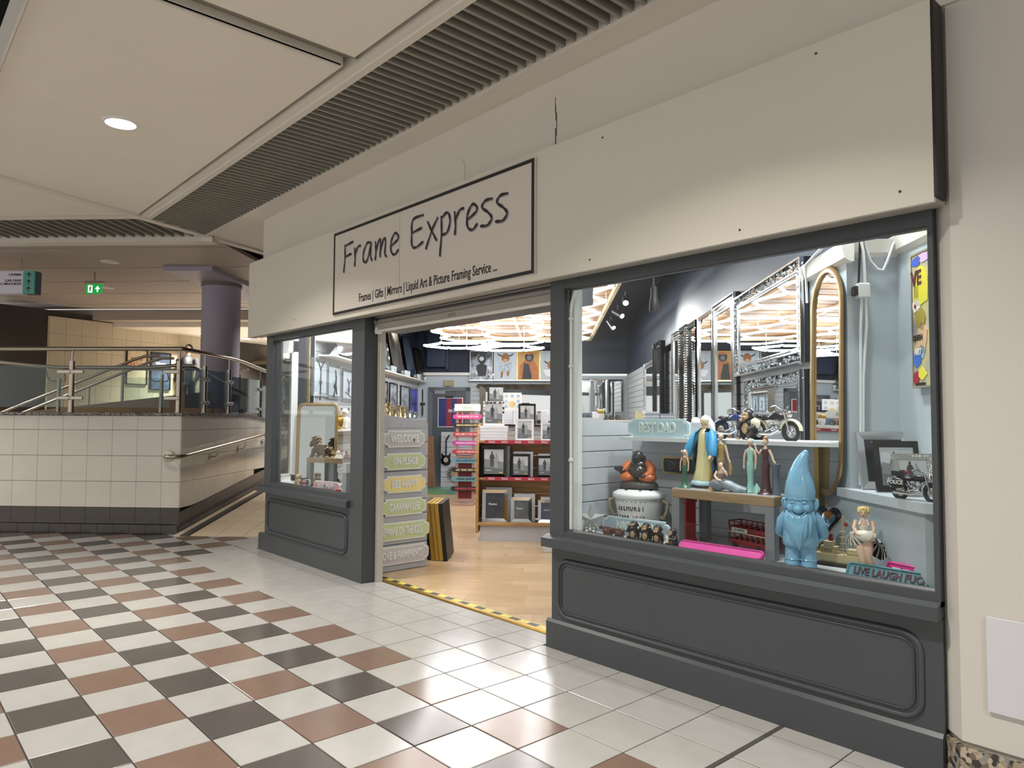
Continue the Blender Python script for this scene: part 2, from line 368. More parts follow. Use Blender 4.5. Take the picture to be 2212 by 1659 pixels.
part('trough_trim', MB().prism([(8, -1.14), (-5.30, -1.14), (-5.36, -1.02), (8, -1.02)], 3.715, 3.85), M_cream, ceil)
part('trough_trim', MB().box(-5.2, 8, -1.085, -1.075, 3.708, 3.716), M_white, ceil)
g2 = lambda u, v: tuple(W(u, v)[:2])
def um(v): return -4.55+.4142*(v-2.9)*1.0
slab([g2(um(2.9)-.03, 2.9), g2(-12, 2.9), g2(-12, .9), g2(um(.9)-.03, .9)])
part('trough_trim', MB().prism([g2(um(2.93), 2.93), g2(-12, 2.93), g2(-12, 3.0), g2(um(3.0), 3.0)], 3.715, 3.85), M_cream, ceil)
part('mitre_trim', MB().prism([(-4.62, -2.62), (-4.70, -2.66), (-6.42, 1.22), (-6.3, 1.26)], 3.71, 3.8), M_cream, ceil)
part('soffit', MB().prism([(8, -.29), (-5.64, -.29), (-6.2, .95), (-4.5, .95), (-4.5, -.05), (8, -.05)], Zc, Zc+.1), M_cream, ceil)
part('soffit_lip', MB().box(-5.64, 8, -.315, -.285, 3.712, 3.80), M_cream, ceil)
# grille: slats on edge across the trough
M_slt = mat('grille_slat', '8f8c80', .55, var=.05, vscale=4)
sm = MB().box(-.012, .012, -.37, .37, -.09, 0).mesh('slat', M_slt)
def part_slat(x, y0, y1):
    o = link('slat', sm, ceil, (x, (y0+y1)/2, 3.81)); o.scale = (1, (y1-y0)/.74, 1)
nsl = 0
for k in range(150):
    x = 2.4-.0866*k; y0 = -1.02; y1 = -.29
    if x < -5.34: y0 = min(-.3, -1.16+(-5.29-x)*2.239)
    if x < -5.62: break
    part_slat(x, y0, y1)
sl2 = MB().box(-.42, .42, -.012, .012, -.09, 0).mesh('slat', M_slt)
for k in range(62):
    u = -4.15-.125*k; v0 = 3.0; v1 = 3.83
    if u > um(3.0): v0 = 3.0+(u-um(3.0))/.4142
    o = link('slat', sl2, ceil, W(u, (v0+v1)/2, 3.81), Q+PI/2+.0); o.scale = ((v1-v0)/.84, 1, 1)
part('trough_back', MB().prism([(8, -1.1), (-5.4, -1.1), (-6.4, .9), (8, .9)], 3.90, 3.93).prism([g2(-4, 2.9), g2(-12, 2.9), g2(-12, 3.9), g2(-3.9, 3.9)], 3.90, 3.93), mat('trough_dark', '55524a', .8), ceil)
# second arm: flat boards running on to the back with shadow joints
part('bulkhead_lip', MB().xf((0, 0, 0), (0, 0, Q)).box(-12, -4.15, 3.83, 4.0, 3.66, 3.9), M_cream, ceil)
M_c2 = mat('ceiling_far', 'aca096', .6)
vj = [4.0, 4.42, 5.67, 6.77, 7.9, 9.12, 9.8]
for k in range(len(vj)-1):
    part('ceiling_panel', MB().xf((0, 0, 0), (0, 0, Q)).box(-14, -3.0 if k > 1 else -4.2, vj[k]+.018, vj[k+1]-.018, 3.73, 3.78), M_c2, ceil)
part('ceiling_panel', MB().xf((0, 0, 0), (0, 0, Q)).box(-14, -3.0, 9.8, 10.2, 3.5, 3.72), M_c2, ceil)
part('ceiling_panel', MB().xf((0, 0, 0), (0, 0, Q)).box(-14, -2.0, 10.2, 17, 3.40, 3.5), M_ceil, ceil)
part('ceiling_backing', MB().xf((0, 0, 0), (0, 0, Q)).box(-14, -3, 3.9, 10, 3.86, 3.9), mat('joint_shadow', '4a443d', .8), ceil)

# downlights
M_lamp = emitter('lamp_glow', (1, .93, .8), 7.0)
def downlight(p, r, label, e=MALL_LAMP, lit=True):
    t = T('downlight', label, 'ceiling light', p)
    part('rim', MB().lathe([(r*.82, -.004), (r*.86, -.014), (r, -.012), (r*1.03, .0)], 28), M_white, t, 40)
    part('diffuser', MB().lathe([(r*.83, -.006), (r*.2, -.008)], 28), M_lamp if lit else M_white, t, 40)
    if lit: area('downlight_beam', Vector(p)+Vector((0, 0, -.03)), r*1.6, e, (1, .95, .88), spread=125)
downlight((-2.585, -1.99, Zc), .125, 'round warm downlight in the pale ceiling panel left of the slatted trough')
for p, lb in ((W(-7.9, 11.3, 3.4), 'lit round downlight, first of the row along the tiled back wall'), (W(-7.4, 12.4, 3.4), 'lit round downlight, second of the row along the tiled back wall'),
              (W(-7.0, 14.4, 3.4), 'lit round downlight furthest along the tiled back wall'), (W(-5.9, 11.2, 3.4), 'small lit round downlight just left of the lilac column'), (W(-5.75, 12.0, 3.4), 'wide lit downlight touching the edge of the lilac column')):
    downlight(p, .15, lb, 130)
for p, lb in ((W(-6.35, 5.25, Zc), 'unlit round ceiling fitting in the second ceiling board'), (W(-7.7, 7.3, Zc), 'unlit round ceiling fitting beside the green exit sign')):
    downlight(p, .12, lb, lit=False)
# further mall downlights along the same panels (the hall goes on towards and past the viewer)
for x, y in ((1.6, -2.0), (5.6, -2.0)): downlight((x, y, Zc), .125, 'round warm downlight further along the ceiling panels, %s' % ('nearer the pillar', 'past the pillar')[x > 3], 66)
for x, y in ((-2.5, -6.5), (1.5, -6.5), (5.5, -6.5), (-6.5, -5.5)): area('unseen_mall_lamp', (x, y, 3.7), .3, MALL_LAMP*1.2, (1, .95, .88), spread=125)

for p in (W(-10.6, 3.2, 3.68), W(-10.8, 6.2, 3.68), W(-3.6, 8.6, 3.6)): area('unseen_mall_lamp', p, .3, 120, (1, .95, .88), spread=150)  # unseen lights without fittings, added to brighten the far arm
# ---- walls of the mall
struct('wall_bulkhead', MB().box(-4.5, 8, -.05, .25, 3.24, 3.74).box(-4.5, 2.4, .14, .25, 2.43, 3.24).box(-4.62, -4.47, .06, 1.2, 2.4, 3.74), M_cream)
# the crack, and the ghost of an old rounded plate above the sign
bulk = T('wall_plate', 'flush rounded cream plate on the wall above the shop sign', 'panel', (-1.42, -.05, 3.23))
part('plate', MB().prism(rrect(-.62, .62, -.10, .23, .07), -.006, 0, 'y'), M_cream, bulk)
crk = MB()
pts = [(.165+random.uniform(-.008, .008), 3.24+.052*k) for k in range(8)]
for a, b in zip(pts, pts[1:]): crk.box(min(a[0], b[0])-.002, max(a[0], b[0])+.002, -.052, -.049, a[1], b[1])
o = struct('trim_2', crk, mat('crack', '5b5248', .8))
# right hand pillar with granite foot
pil = struct('wall_right', MB().prism([(2.378, .05), (2.455, -.03), (8, -.03), (8, .4), (2.378, .4)], .2, 3.75), mat('pillar_paint', 'cfcac2', .55, bump=.05, bscale=30))
part('shadow_gap', MB().prism([(2.382, .06), (2.459, -.022), (8, -.022), (8, .4), (2.382, .4)], .18, .2), mat('gap_grey', '9b958c', .6), pil)
part('granite_foot', MB().prism([(2.378, .03), (2.455, -.05), (8, -.05), (8, .4), (2.378, .4)], 0, .18), granite('granite_foot', ['a1917c', '6f6456', '3a3632', 'b7a892', '8a8a86'], 55), pil)
solo('blank_notice', MB().box(0, .6, -.012, 0, 0, .37, .002), mat('notice_white', 'd2d2d8', .35), 'blank white panel fixed low on the cream pillar right of the shop', 'panel', (2.553, -.032, .346))
# fascia
M_fas = mat('fascia_cream', 'd9d3c6', .5, var=.015, vscale=1.2)
fas = T('shop_fascia', 'long cream fascia box above the shop front, holding the sign', 'fascia', (-4.645, -.15, 2.385))
part('face_board', MB().box(0, 7.08, 0, .022, 0, .85), M_fas, fas)
part('return_board', MB().box(0, .02, .022, .1, 0, .85), M_fas, fas)
part('top_board', MB().box(0, 7.08, .022, .1, .83, .85), M_fas, fas)
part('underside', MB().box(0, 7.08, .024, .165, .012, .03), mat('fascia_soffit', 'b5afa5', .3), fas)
for x, z in ((1.2, .09), (3.3, .05), (5.2, .06), (6.2, .05), (6.95, .07), (6.6, .8), (5.3, .78)): part('screw', MB().xf((x, -.002, z), XR).lathe([(.006, 0), (.005, .002)], 8), M_ink, fas)
part('end_gap', MB().box(7.08, 7.092, .0, .1, .02, .85), M_ink, fas)
# sign
sg = T('shop_sign', 'white rectangular sign with black border reading Frame Express', 'sign', (-2.612, -.152, 2.428))
M_sb = mat('sign_white', 'd6cec3', .42)
part('board', MB().box(0, 2.70, -.018, 0, 0, .765), M_sb, sg)
part('border', MB().frame(.002, 2.698, .002, .763, .024, -.0205, -.018), M_ink, sg)
part('panel_seam', MB().box(1.11, 1.113, -.0195, -.018, .03, .735), mat('seam_grey', 'aaa398', .5), sg)
text('Frames | Gifts | Mirrors | Liquid Art & Picture Framing Service ...', .107, M_ink, sg, (.47, -.019, .105), XR, .665, .0012, align='LEFT')
G = {  # hand drawn letters as strokes in a unit box
 'F': [[(.1, 1), (.12, .5), (.05, -.12)], [(.08, .95), (.6, 1.02)], [(.1, .5), (.5, .56)]],
 'r': [[(.06, .62), (.1, .3), (.08, 0)], [(.08, .35), (.25, .6), (.42, .62)]],
 'a': [[(.5, .6), (.25, .62), (.06, .3), (.12, .05), (.3, .1), (.5, .58)], [(.5, .6), (.47, .2), (.56, .02)]],
 'm': [[(.06, .6), (.1, .3), (.07, 0)], [(.08, .2), (.25, .58), (.34, .55), (.33, .05)], [(.33, .2), (.5, .58), (.6, .52), (.58, .1), (.68, .02)]],
 'e': [[(.1, .3), (.4, .42), (.42, .56), (.25, .64), (.08, .4), (.1, .1), (.28, 0), (.46, .12)]],
 'E': [[(.62, 1), (.15, .96), (.1, .55), (.12, .08), (.3, -.02), (.62, .1)], [(.12, .52), (.55, .58)]],
 'x': [[(.06, .6), (.25, .3), (.46, 0)], [(.5, .62), (.25, .3), (0, -.15)]],
 'p': [[(.1, .62), (.12, .2), (.06, -.45)], [(.1, .55), (.34, .66), (.46, .45), (.36, .15), (.12, .1)]],
 's': [[(.46, .62), (.2, .62), (.1, .48), (.3, .32), (.44, .15), (.3, 0), (.04, .03)]]}
def smooth_path(p):
    out = []
    for i in range(len(p)-1):
        p0 = p[max(i-1, 0)]; p1 = p[i]; p2 = p[i+1]; p3 = p[min(i+2, len(p)-1)]
        for k in range(5):
            t = k/5; out.append(tuple(.5*(2*p1[j]+(p2[j]-p0[j])*t+(2*p0[j]-5*p1[j]+4*p2[j]-p3[j])*t*t+(3*p1[j]-p0[j]-3*p2[j]+p3[j])*t**3) for j in (0, 1)))
    return out+[p[-1]]
def script_word(word, x, z, h, wd, adv):
    a = MB(); b = MB()
    for ch in word:
        for st in G[ch]:
            q = smooth_path(st)
            pa = [(x+px*wd, -.0215, z+pz*h*(1.22 if ch.islower() else 1)) for px, pz in q]
            a.tube(pa, [.0105+.003*math.sin(5*i) for i in range(len(pa))], 6, flat=1.0)
            b.tube([(px+.007, -.0185, pz-.007) for px, _, pz in pa], .0115, 6)
        x += adv[ch]
    return a, b
adv = {'F': .165, 'r': .135, 'a': .175, 'm': .215, 'e': .15, 'E': .21, 'x': .155, 'p': .165, 's': .15}
M_shd = mat('letter_shadow', '8e8892', .5)
for wd_, x, z, h, k in (('Frame', .18, .40, .225, .30), ('Express', 1.255, .41, .235, .31)):
    a, b = script_word(wd_, x, z, h, k, {c: v*(1.13 if wd_ == 'Frame' else 1.08) for c, v in adv.items()})
    for mb, m in ((a, M_ink), (b, M_shd)):
        mb.v = [(px, (-.0215 if m is M_ink else -.0192)+(py+(.0215 if m is M_ink else .0185))*.08, pz) for px, py, pz in mb.v]
        part('lettering', mb, m, sg)

# ---- far back: tiled wall, recess, posters, signs
M_bt = mat('back_wall_tile', 'c4b89f', .2, var=.04, vscale=2)
bw0, bw1 = Vector(W(-9.94, 9.0)[:]), Vector(W(-8.1, 12.8)[:])
d = (bw1-bw0); bang = math.atan2(d.y, d.x); blen = d.length
wb = struct('wall_back', MB().box(-2.5, blen+6, .03, .2, 1.3, 3.6), M_grout, tuple(bw0), bang)
for k in range(13):
    for z in range(6): link('tile', MB().box(.002+k*.325, .323+k*.325, 0, .03, 1.442+z*.34, 1.78+z*.34, .003).mesh('tile', M_bt), wb)
part('skirting', MB().box(0, blen, -.01, 0, 1.44, 1.66), M_sk, wb)
wl = struct('wall_left', MB().xf((0, 0, 0), (0, 0, Q)).box(-14, -9.95, 9.03, 9.2, 1.3, 3.6), M_grout)
for k in range(2):
    for z in range(6): link('tile', MB().xf((0, 0, 0), (0, 0, Q)).box(-10.175-k*.228, -9.95-k*.228, 9.0, 9.03, 1.442+z*.34, 1.78+z*.34, .003).mesh('tile', M_bt), wl)
part('poster_wall', MB().xf((0, 0, 0), (0, 0, Q)).box(-10.705, -10.41, 8.98, 9.03, 1.44, 3.5), mat('photo_grey', '8d8f91', .4, col2='4a4c50', vscale=3), wl)
lb = T('lit_shop_lightbox', 'glowing white light box at the far left edge beside the grey poster wall', 'light box', W(-11.5, 8.78, 3.10), Q)
part('panel', MB().box(-.9, .77, 0, .1, 0, .36), emitter('lightbox', (1, .98, .94), 2.2), lb)
part('frame', MB().box(-.9, .8, .02, .14, -.08, 0), M_black, lb)
solo('wooden_shutter', MB().box(-1.0, .72, 0, .08, 0, 1.5).box(.72, .80, -.02, .1, 0, 1.55), mat('walnut_door', '3c2c20', .5, var=.2, vscale=4, stretch=(6, 1, 1)), 'dark brown timber shopfront under the glowing light box', 'door', W(-11.52, 8.82, 1.445), Q)
dk = struct('wall_far', MB().xf((0, 0, 0), (0, 0, Q)).box(-9.0, -2.0, 14.6, 14.8, 1.3, 3.5), mat('far_wall', '7a6f5c', .6))
part('entrance', MB().xf((0, 0, 0), (0, 0, Q)).box(-8.6, -7.2, 14.5, 14.6, 1.44, 2.75), mat('dark_teal', '2a3a38', .4), dk)
part('awning', MB().xf((0, 0, 0), (0, 0, Q)).prism([(13.6, 2.85), (14.6, 3.2), (14.6, 3.28), (13.6, 2.93)], -8.6, -5.6, 'x'), mat('awning', '5a4f3f', .6), dk)
# tiled wall right of the column
wc = struct('wall_column', MB().xf((0, 0, 0), (0, 0, Q)).box(-5.3, -3.95, 10.53, 10.7, .3, 3.5), M_grout)
for k in range(4):
    for z in range(7): link('tile', MB().xf((0, 0, 0), (0, 0, Q)).box(-4.0-.33*(k+1)+.002, -4.0-.33*k, 10.5, 10.53, 1.0+z*.345, 1.342+z*.345, .003).mesh('tile', M_bt), wc)
part('speaker_panel', MB().xf((0, 0, 0), (0, 0, Q)).box(-4.62, -4.2, 10.47, 10.5, 2.55, 2.75), M_white, wc)
part('glazed_door', MB().xf((0, 0, 0), (0, 0, Q)).box(-4.0, -3.4, 10.35, 10.4, .8, 2.5), mat('glazing_blue_reflection', '6f7fae', .15), wc)  # blue reflection in the door glass is painted as its colour
rr = T('upper_handrail', 'short horizontal stainless handrail beside the fascia end', 'railing', (0, 0, 0), Q)
part('handrail', MB().tube([(-4.62, 7.6, 2.46), (-4.62, 7.62, 2.5), (-4.55, 7.62, 2.5), (-3.3, 7.62, 2.5)], .018, 8), M_st, rr, 40)
part('post', MB().tube([(-4.52, 7.62, 1.3), (-4.52, 7.62, 2.48)], .014, 8), M_st, rr, 40)
def poster(name, label, loc, rz, w_, h, m, fr=M_black, b=.02):
    t = T(name, label, 'poster', loc, rz)
    part('frame', MB().frame(0, w_, 0, h, b, -.03, 0), fr, t); part('sheet', MB().box(b*.6, w_-b*.6, -.012, 0, b*.6, h-b*.6), m, t)
    return t
pd = d.normalized()
p1 = poster('poster', 'cream poster in a black frame on the tiled back wall, left of the pair', bw0+pd*1.62+Vector((pd.y, -pd.x, 0))*.01+Vector((0, 0, 2.18)), bang, .50, .78, mat('poster_cream', 'b9a98a', .5, col2='d9cfae', vscale=5))
text('NEW\nSEASON', .12, mat('poster_red', 'a8452f', .5), p1, (.25, -.014, .5), XR, 1, .002)
p2 = poster('poster', 'dark blue poster in a black frame on the tiled back wall, right of the pair', bw0+pd*2.2+Vector((pd.y, -pd.x, 0))*.01+Vector((0, 0, 2.08)), bang, .50, .86, mat('poster_blue', '27334d', .5, col2='55657f', vscale=6))
text('Winter', .11, M_letter, p2, (.25, -.014, .6), XR, .8, .002)
for lb_, x, z, w_, h, m in (('small blue fire point notice on the tiled wall behind the rail', -10.42, 2.36, .18, .20, mat('sign_blue', '26337f', .4)), ('small red fire alarm box beside the blue notice', -10.23, 2.42, .11, .10, mat('alarm_red', '9c1f24', .4)), ('white no smoking notice on the tiled back wall', -9.62, 2.38, .09, .15, M_white)):
    solo('notice', MB().box(0, w_, -.02, 0, 0, h, .003), m, lb_, 'sign', W(x, 8.99 if x < -10 else 9.25, z), Q)
ds = T('direction_sign', 'hanging white and teal sign reading CINEMA and CAR PARK PAY MACHINES', 'sign', W(-7.28, 5.0, 3.22), Q)
part('board', MB().box(-1.1, -.17, -.02, .12, 0, .325), mat('sign_lilac', 'd9d6e2', .4), ds)
part('arrow_band', MB().box(-.17, 0, -.021, .0, 0, .325), mat('sign_teal', '55a69a', .4), ds)
part('end_face', MB().box(-.17, .0, .0, .12, 0, .325), mat('sign_slate', '4b5a63', .4), ds)
part('hanger', MB().tube([(-.25, .05, .32), (-.25, .05, .51)], .008, 6), M_steel, ds); part('hanger', MB().tube([(-.9, .05, .32), (-.9, .05, .51)], .008, 6), M_steel, ds)
for k in range(3):
    z = .06+.1*k; part('arrow', MB().box(-.09, -.08, -.024, -.021, z-.035, z+.03).prism([(-.12, z+.005), (-.085, z+.045), (-.05, z+.005), (-.06, z), (-.085, z+.028), (-.11, z)], -.024, -.021, 'y'), M_ink, ds)
for s_, z in (('CINEMA', .27), ('CAR PARK', .185), ('PAY MACHINES', .138)): text(s_, .048, M_ink, ds, (-.19, -.022, z), XR, 1.1, .0008, align='RIGHT')
ex = T('exit_sign', 'lit green emergency exit sign with running figure and arrow under the ceiling', 'sign', W(-7.20, 6.0, 3.39), Q)
part('housing', MB().box(-.01, .27, -.03, .04, .16, .20, .004), M_steel, ex); part('stem', MB().tube([(.13, 0, .2), (.13, 0, .345)], .012, 8), M_steel, ex)
part('panel', MB().box(0, .26, -.005, .005, 0, .155), emitter('exit_green', (.02, .30, .06), 1.0), ex)
M_exw = emitter('exit_white', (.9, 1, .92), 1.3)
part('arrow', MB().box(.178, .198, -.009, -.005, .03, .08).prism([(.148, .075), (.188, .125), (.228, .075)], -.009, -.005, 'y'), M_exw, ex)
part('doorway', MB().box(.035, .105, -.007, -.005, .02, .135), M_exw, ex)
part('figure', MB().xf((0, 0, 0)).prism([(.05, .03), (.062, .03), (.075, .06), (.09, .05), (.095, .058), (.078, .075), (.082, .095), (.10, .085), (.10, .095), (.075, .108), (.06, .10), (.055, .085), (.067, .07)], -.011, -.008, 'y').ball((.082, -.009, .12), (.009, .003, .009), 8, 6), mat('exit_dark', '0c4a1c', .4), ex)
# ================================================================ SHOP FRONT
def front_window(name, x0, x1, gx0, gx1, sill_l, sill_r):
    # x0..x1 outside of the frame, gx0..gx1 the glass
    w_ = struct(name, None)
    fr = MB()
    zt = 2.425
    fr.box(x0, gx0-.012, .0, .12, .70, zt, .006).box(gx1+.012, x1, .0, .12, .70, zt, .006).box(gx0-.012, gx1+.012, .002, .118, 2.335, zt-.002).box(gx0-.012, gx1+.012, .002, .118, .70, .765)
    part('window_frame', fr, M_char, w_)
    part('glazing_bead', MB().frame(gx0-.03, gx1+.03, .745, 2.355, .03, .018, .055, .022), M_char, w_)
    part('sill', MB().prism([(-.045, .655), (.06, .655), (.06, .73), (.0, .728), (-.045, .712)], sill_l, sill_r, 'x'), M_char, w_)
    part('base_panel', MB().box(x0, x1, .02, .10, .0, .66), M_char, w_)
    part('plinth', MB().prism([(0, 0), (.06, 0), (.06, .185), (.016, .185), (0, .168)], sill_l+.005, sill_r-.003, 'x'), M_char, w_)
    a, b = (x0+.06, x1-.085)
    r = rrect(a, b, .215, .575, .085, 7)
    part('moulding', MB().tube([(x, .018, z) for x, z in r], .013, 8, closed=True, flat=1.0).tube([(x, .016, z) for x, z in rrect(a+.028, b-.028, .243, .547, .06, 7)], .004, 6, closed=True), M_char, w_, 60)
    part('pane', MB().box(gx0-.005, gx1+.005, .044, .05, .76, 2.34), M_glass, w_)
    return w_
w1 = front_window('window_1', -4.47, -2.54, -4.29, -2.56, -4.60, -2.535)
part('door_post', MB().box(-2.54, -2.315, -.005, .14, 0, 2.425, .006), M_char, w1)
w2 = front_window('window_2', .068, 2.378, .205, 2.345, .03, 2.378)
part('jamb', MB().box(.068, .10, .1, .16, .7, 2.42), M_char, w2)
part('jamb', MB().box(.075, .12, .1, .30, 0, .7), M_char, w2)
o = MB()
for k in range(46): o.box(-4.29+k*.0465+random.uniform(0, .02) if k < 37 else 0, -4.26+k*.0465 if k < 37 else .001, .040, .0435, .757, .766+random.uniform(0, .004))
for k in range(60): o.box(.205+k*.0355, .236+k*.0355, .0395, .0435, .757, .766+random.uniform(0, .006))
o = part('paint_edge', o, M_white, w2); o['kind'] = 'stuff'
# side window of the left display, seen through the front glass
sw = struct('window_3', None)
M_wf = mat('white_window_frame', 'eceeee', .4)
part('window_frame', MB().box(-4.47, -4.37, .06, .10, .75, 2.45).box(-4.47, -4.37, .27, .335, .75, 2.45).box(-4.47, -4.37, .06, .335, 2.235, 2.36).box(-4.47, -4.37, .06, .335, .75, .83), M_wf, sw)
part('inner_bead', MB().box(-4.41, -4.365, .10, .115, .83, 2.235).box(-4.41, -4.365, .255, .27, .83, 2.235).box(-4.41, -4.365, .10, .27, 2.22, 2.235).box(-4.41, -4.365, .10, .27, .83, .845), M_wf, sw)
part('pane', MB().box(-4.44, -4.434, .10, .27, .83, 2.235), glass('side_glass', (.55, .58, .56), 1.0), sw)
part('sill', MB().box(-4.42, -4.28, .10, .36, .74, .765), M_wf, sw)
# roller shutter over the doorway, guide rails, lights strip
rs = T('roller_shutter', 'rolled up grey metal shutter above the shop doorway', 'shutter', (-2.30, .1, 2.28))
M_sh = mat('shutter_grey', '8e8b86', .4, .3)
part('bottom_rail', MB().box(.0, 2.37, -.01, .03, .0, .062, .004), mat('shutter_beige', 'a49d92', .45), rs)
part('lip', MB().box(.0, 2.37, -.016, .035, -.008, .004), M_white, rs)
part('curtain', MB().tube([(0, .0, .085), (2.37, .0, .085)], .026, 12).tube([(0, .01, .13), (2.37, .01, .13)], .024, 12), M_sh, rs, 40)
part('cover', MB().box(-.02, 2.39, .06, .3, .0, .3), M_char, rs)
part('maker_plate', MB().box(1.12, 1.21, -.013, -.01, .018, .045), mat('plate_grey', '8a8176', .4), rs)
part('guide_rail', MB().box(-.012, .012, .03, .08, -2.28, .07).box(.014, .03, .04, .09, -2.28, .06), mat('guide_white', 'bdb8ae', .5), rs)
part('stop_block', MB().box(.02, .06, -.02, .03, -.03, .03, .003), M_white, rs)
part('fixing', MB().ball((.06, -.01, .09), .022, 10, 6), M_ink, rs, 40)
# floor of the shop: pale laminate boards laid across the view
M_lam = [mat('laminate_%s' % n, c, .22, var=.10, vscale=2.2, stretch=(1, 14, 1), spec=.5) for n, c in (('light', 'c8ac88'), ('mid', 'bfa37d'), ('warm', 'c3a57f'))]
lamfl = struct('floor_shop', MB().prism([(-2.62, .22), (.3, .22), (1.9, .3), (2.0, .75), (-2.0, 4.7), (-10, 12.8), (-14, 12.8), (-6.4, 2.3), (-4.4, .5), (-2.62, .5)], -.06, -.004), mat('floor_gap', '6d4c2c', .7))
nb = 0
for k in range(46):
    v = .55+.19*k; du = random.uniform(-.6, .6)
    for j in range(-3, 3):
        a, b = j*1.25+du, (j+1)*1.25+du
        lo = max(a, -2.78); hi = min(b, 1.55)
        if v < 2.9: lo = max(lo, -1.76+.0*v) if False else max(lo, -(v+3.6) if v > .6 else -3.5)
        # keep boards behind the threshold line y = .235
        lo = max(lo, .335*S2*2-(v+.19)+.18) if v < 3.2 else lo
        if hi-lo < .08: continue
        vis = in_frame(W((lo+hi)/2, v+.1, 0), 40)
        o = link('plank', MB().box(lo+.0015, hi-.0015, v+.0015, v+.1885, -.008, 0, .0015).mesh('plank', M_lam[random.randrange(3)]), lamfl, (0, 0, 0), Q); nb += 1
fill = MB().prism([(-2.30, .225), (.07, .225), (-.1, .62), (-.9, 1.6), (-2.62, 1.2), (-2.62, .3)], -.010, -.0015)
o = part('plank_ends', fill, M_lam[0], lamfl)
th = T('door_threshold', 'worn brass threshold with yellow and black hazard tape across the doorway', 'threshold', (-2.60, .20, 0))
part('brass_edge', MB().prism([(-.01, 0), (.03, 0), (.03, .012), (.0, .010)], .0, 2.70, 'x'), mat('worn_brass', 'a8863c', .35, .8, var=.2, vscale=6), th)
M_yel = mat('hazard_yellow', 'cfc24a', .4, var=.12, vscale=20); M_blk = mat('hazard_black', '222226', .4, var=.2, vscale=20)
for k in range(27):
    ty = MB().prism([(.0+.1*k, .03), (.1+.1*k, .03), (.1+.1*k, .085), (.0+.1*k, .085)], .003, .0125)
    part('tape_block', ty, M_yel if k % 2 else M_blk, th)
    if not k % 2: part('tape_edge', MB().box(.1*k, .1*k+.1, .079, .085, .0125, .013), M_yel, th)
# ================================================================ SHOP INTERIOR
QL = Q+PI/2; QR = Q-PI/2     # facing +U (left wall), facing -U (right wall)
uL = -2.78; uR = 1.655; vB = 10.4
struct('ceiling_shop', MB().xf((0, 0, 0), (0, 0, Q)).prism([(-2.9, 3.3), (1.75, -1.35), (2.2, -1.0), (2.2, 10.6), (-2.9, 10.6)], 3.52, 3.6), M_navy)
wl_s = struct('wall_shop_left', MB().box(3.35, 10.5, 0, .1, 0, 3.55), M_navy, W(uL, 0, 0), QL)
for k in range(23): part('slat', MB().box(3.42, 10.38, -.022, 0, .1+k*.104, .1+k*.104+.098, .003), M_slat, wl_s)
part('brass_edge', MB().box(3.395, 3.42, -.03, .02, .1, 2.6), M_brass, wl_s)
struct('wall_shop_end', MB().box(-4.46, -4.4, .336, .55, 0, 3.5).box(-4.46, -4.4, .13, .34, 2.40, 3.5).box(-4.46, -4.4, .13, .34, 0, .745).box(-4.46, -4.40, .33, .56, .7, 3.0), M_blue)
wb_s = struct('wall_shop_back', MB().box(uL, 2.2, 0, .1, 2.43, 3.6), M_navy, W(0, vB, 0), Q)
part('lower_wall', MB().box(uL, 2.2, -.02, .1, 0, 2.38), M_blue, wb_s)
part('ledge', MB().box(uL, -1.66, -.10, .1, 2.38, 2.44), M_white, wb_s)
for k in range(23): part('slat', MB().box(-1.64, 1.6, -.045, -.02, .05+k*.1, .05+k*.1+.094, .003), M_slat, wb_s)
wr_s = struct('wall_shop_right', MB().box(-10.5, .88, 0, .1, 0, 3.55), M_navy, W(uR, 0, 0), QR)
for k in range(13): part('slat', MB().box(-10.4, .34, -.02, 0, 1.1+k*.1, 1.1+k*.1+.094, .003), M_slat, wr_s)
part('lower_wall', MB().box(-10.4, .34, -.02, 0, 0, 1.09), M_blue, wr_s)
part('end_wall', MB().box(.345, .896, -.02, 0, 0, 2.36), M_blue, wr_s)
part('cove', MB().prism([(-.02, 2.33), (-.05, 2.35), (-.07, 2.43), (0, 2.43), (0, 2.33)], .345, .95, 'x'), M_white, wr_s)
vS = -.896
wst = struct('wall_window_step', MB().box(uR, 2.0, 0, .1, 0, 2.36), M_blue, W(0, vS, 0), Q)
part('cove', MB().prism([(0, 2.36), (-.03, 2.38), (-.045, 2.45), (.02, 2.45), (.02, 2.36)], uR-.05, 1.9, 'x'), M_white, wst)
wsd = struct('wall_window_side', MB().box(.896, 1.74, 0, .1, 0, 2.38), M_blue, W(1.90, 0, 0), QR)
part('cove', MB().prism([(0, 2.37), (-.03, 2.39), (-.045, 2.46), (.02, 2.46), (.02, 2.37)], .87, 1.72, 'x'), M_white, wsd)
part('upper_wall', MB().box(.9, 1.8, .1, .2, 2.3, 3.5), M_navy, wsd)
part('upper_wall', MB().box(uR, 2.2, .05, .1, 2.36, 3.55), M_navy, wst)
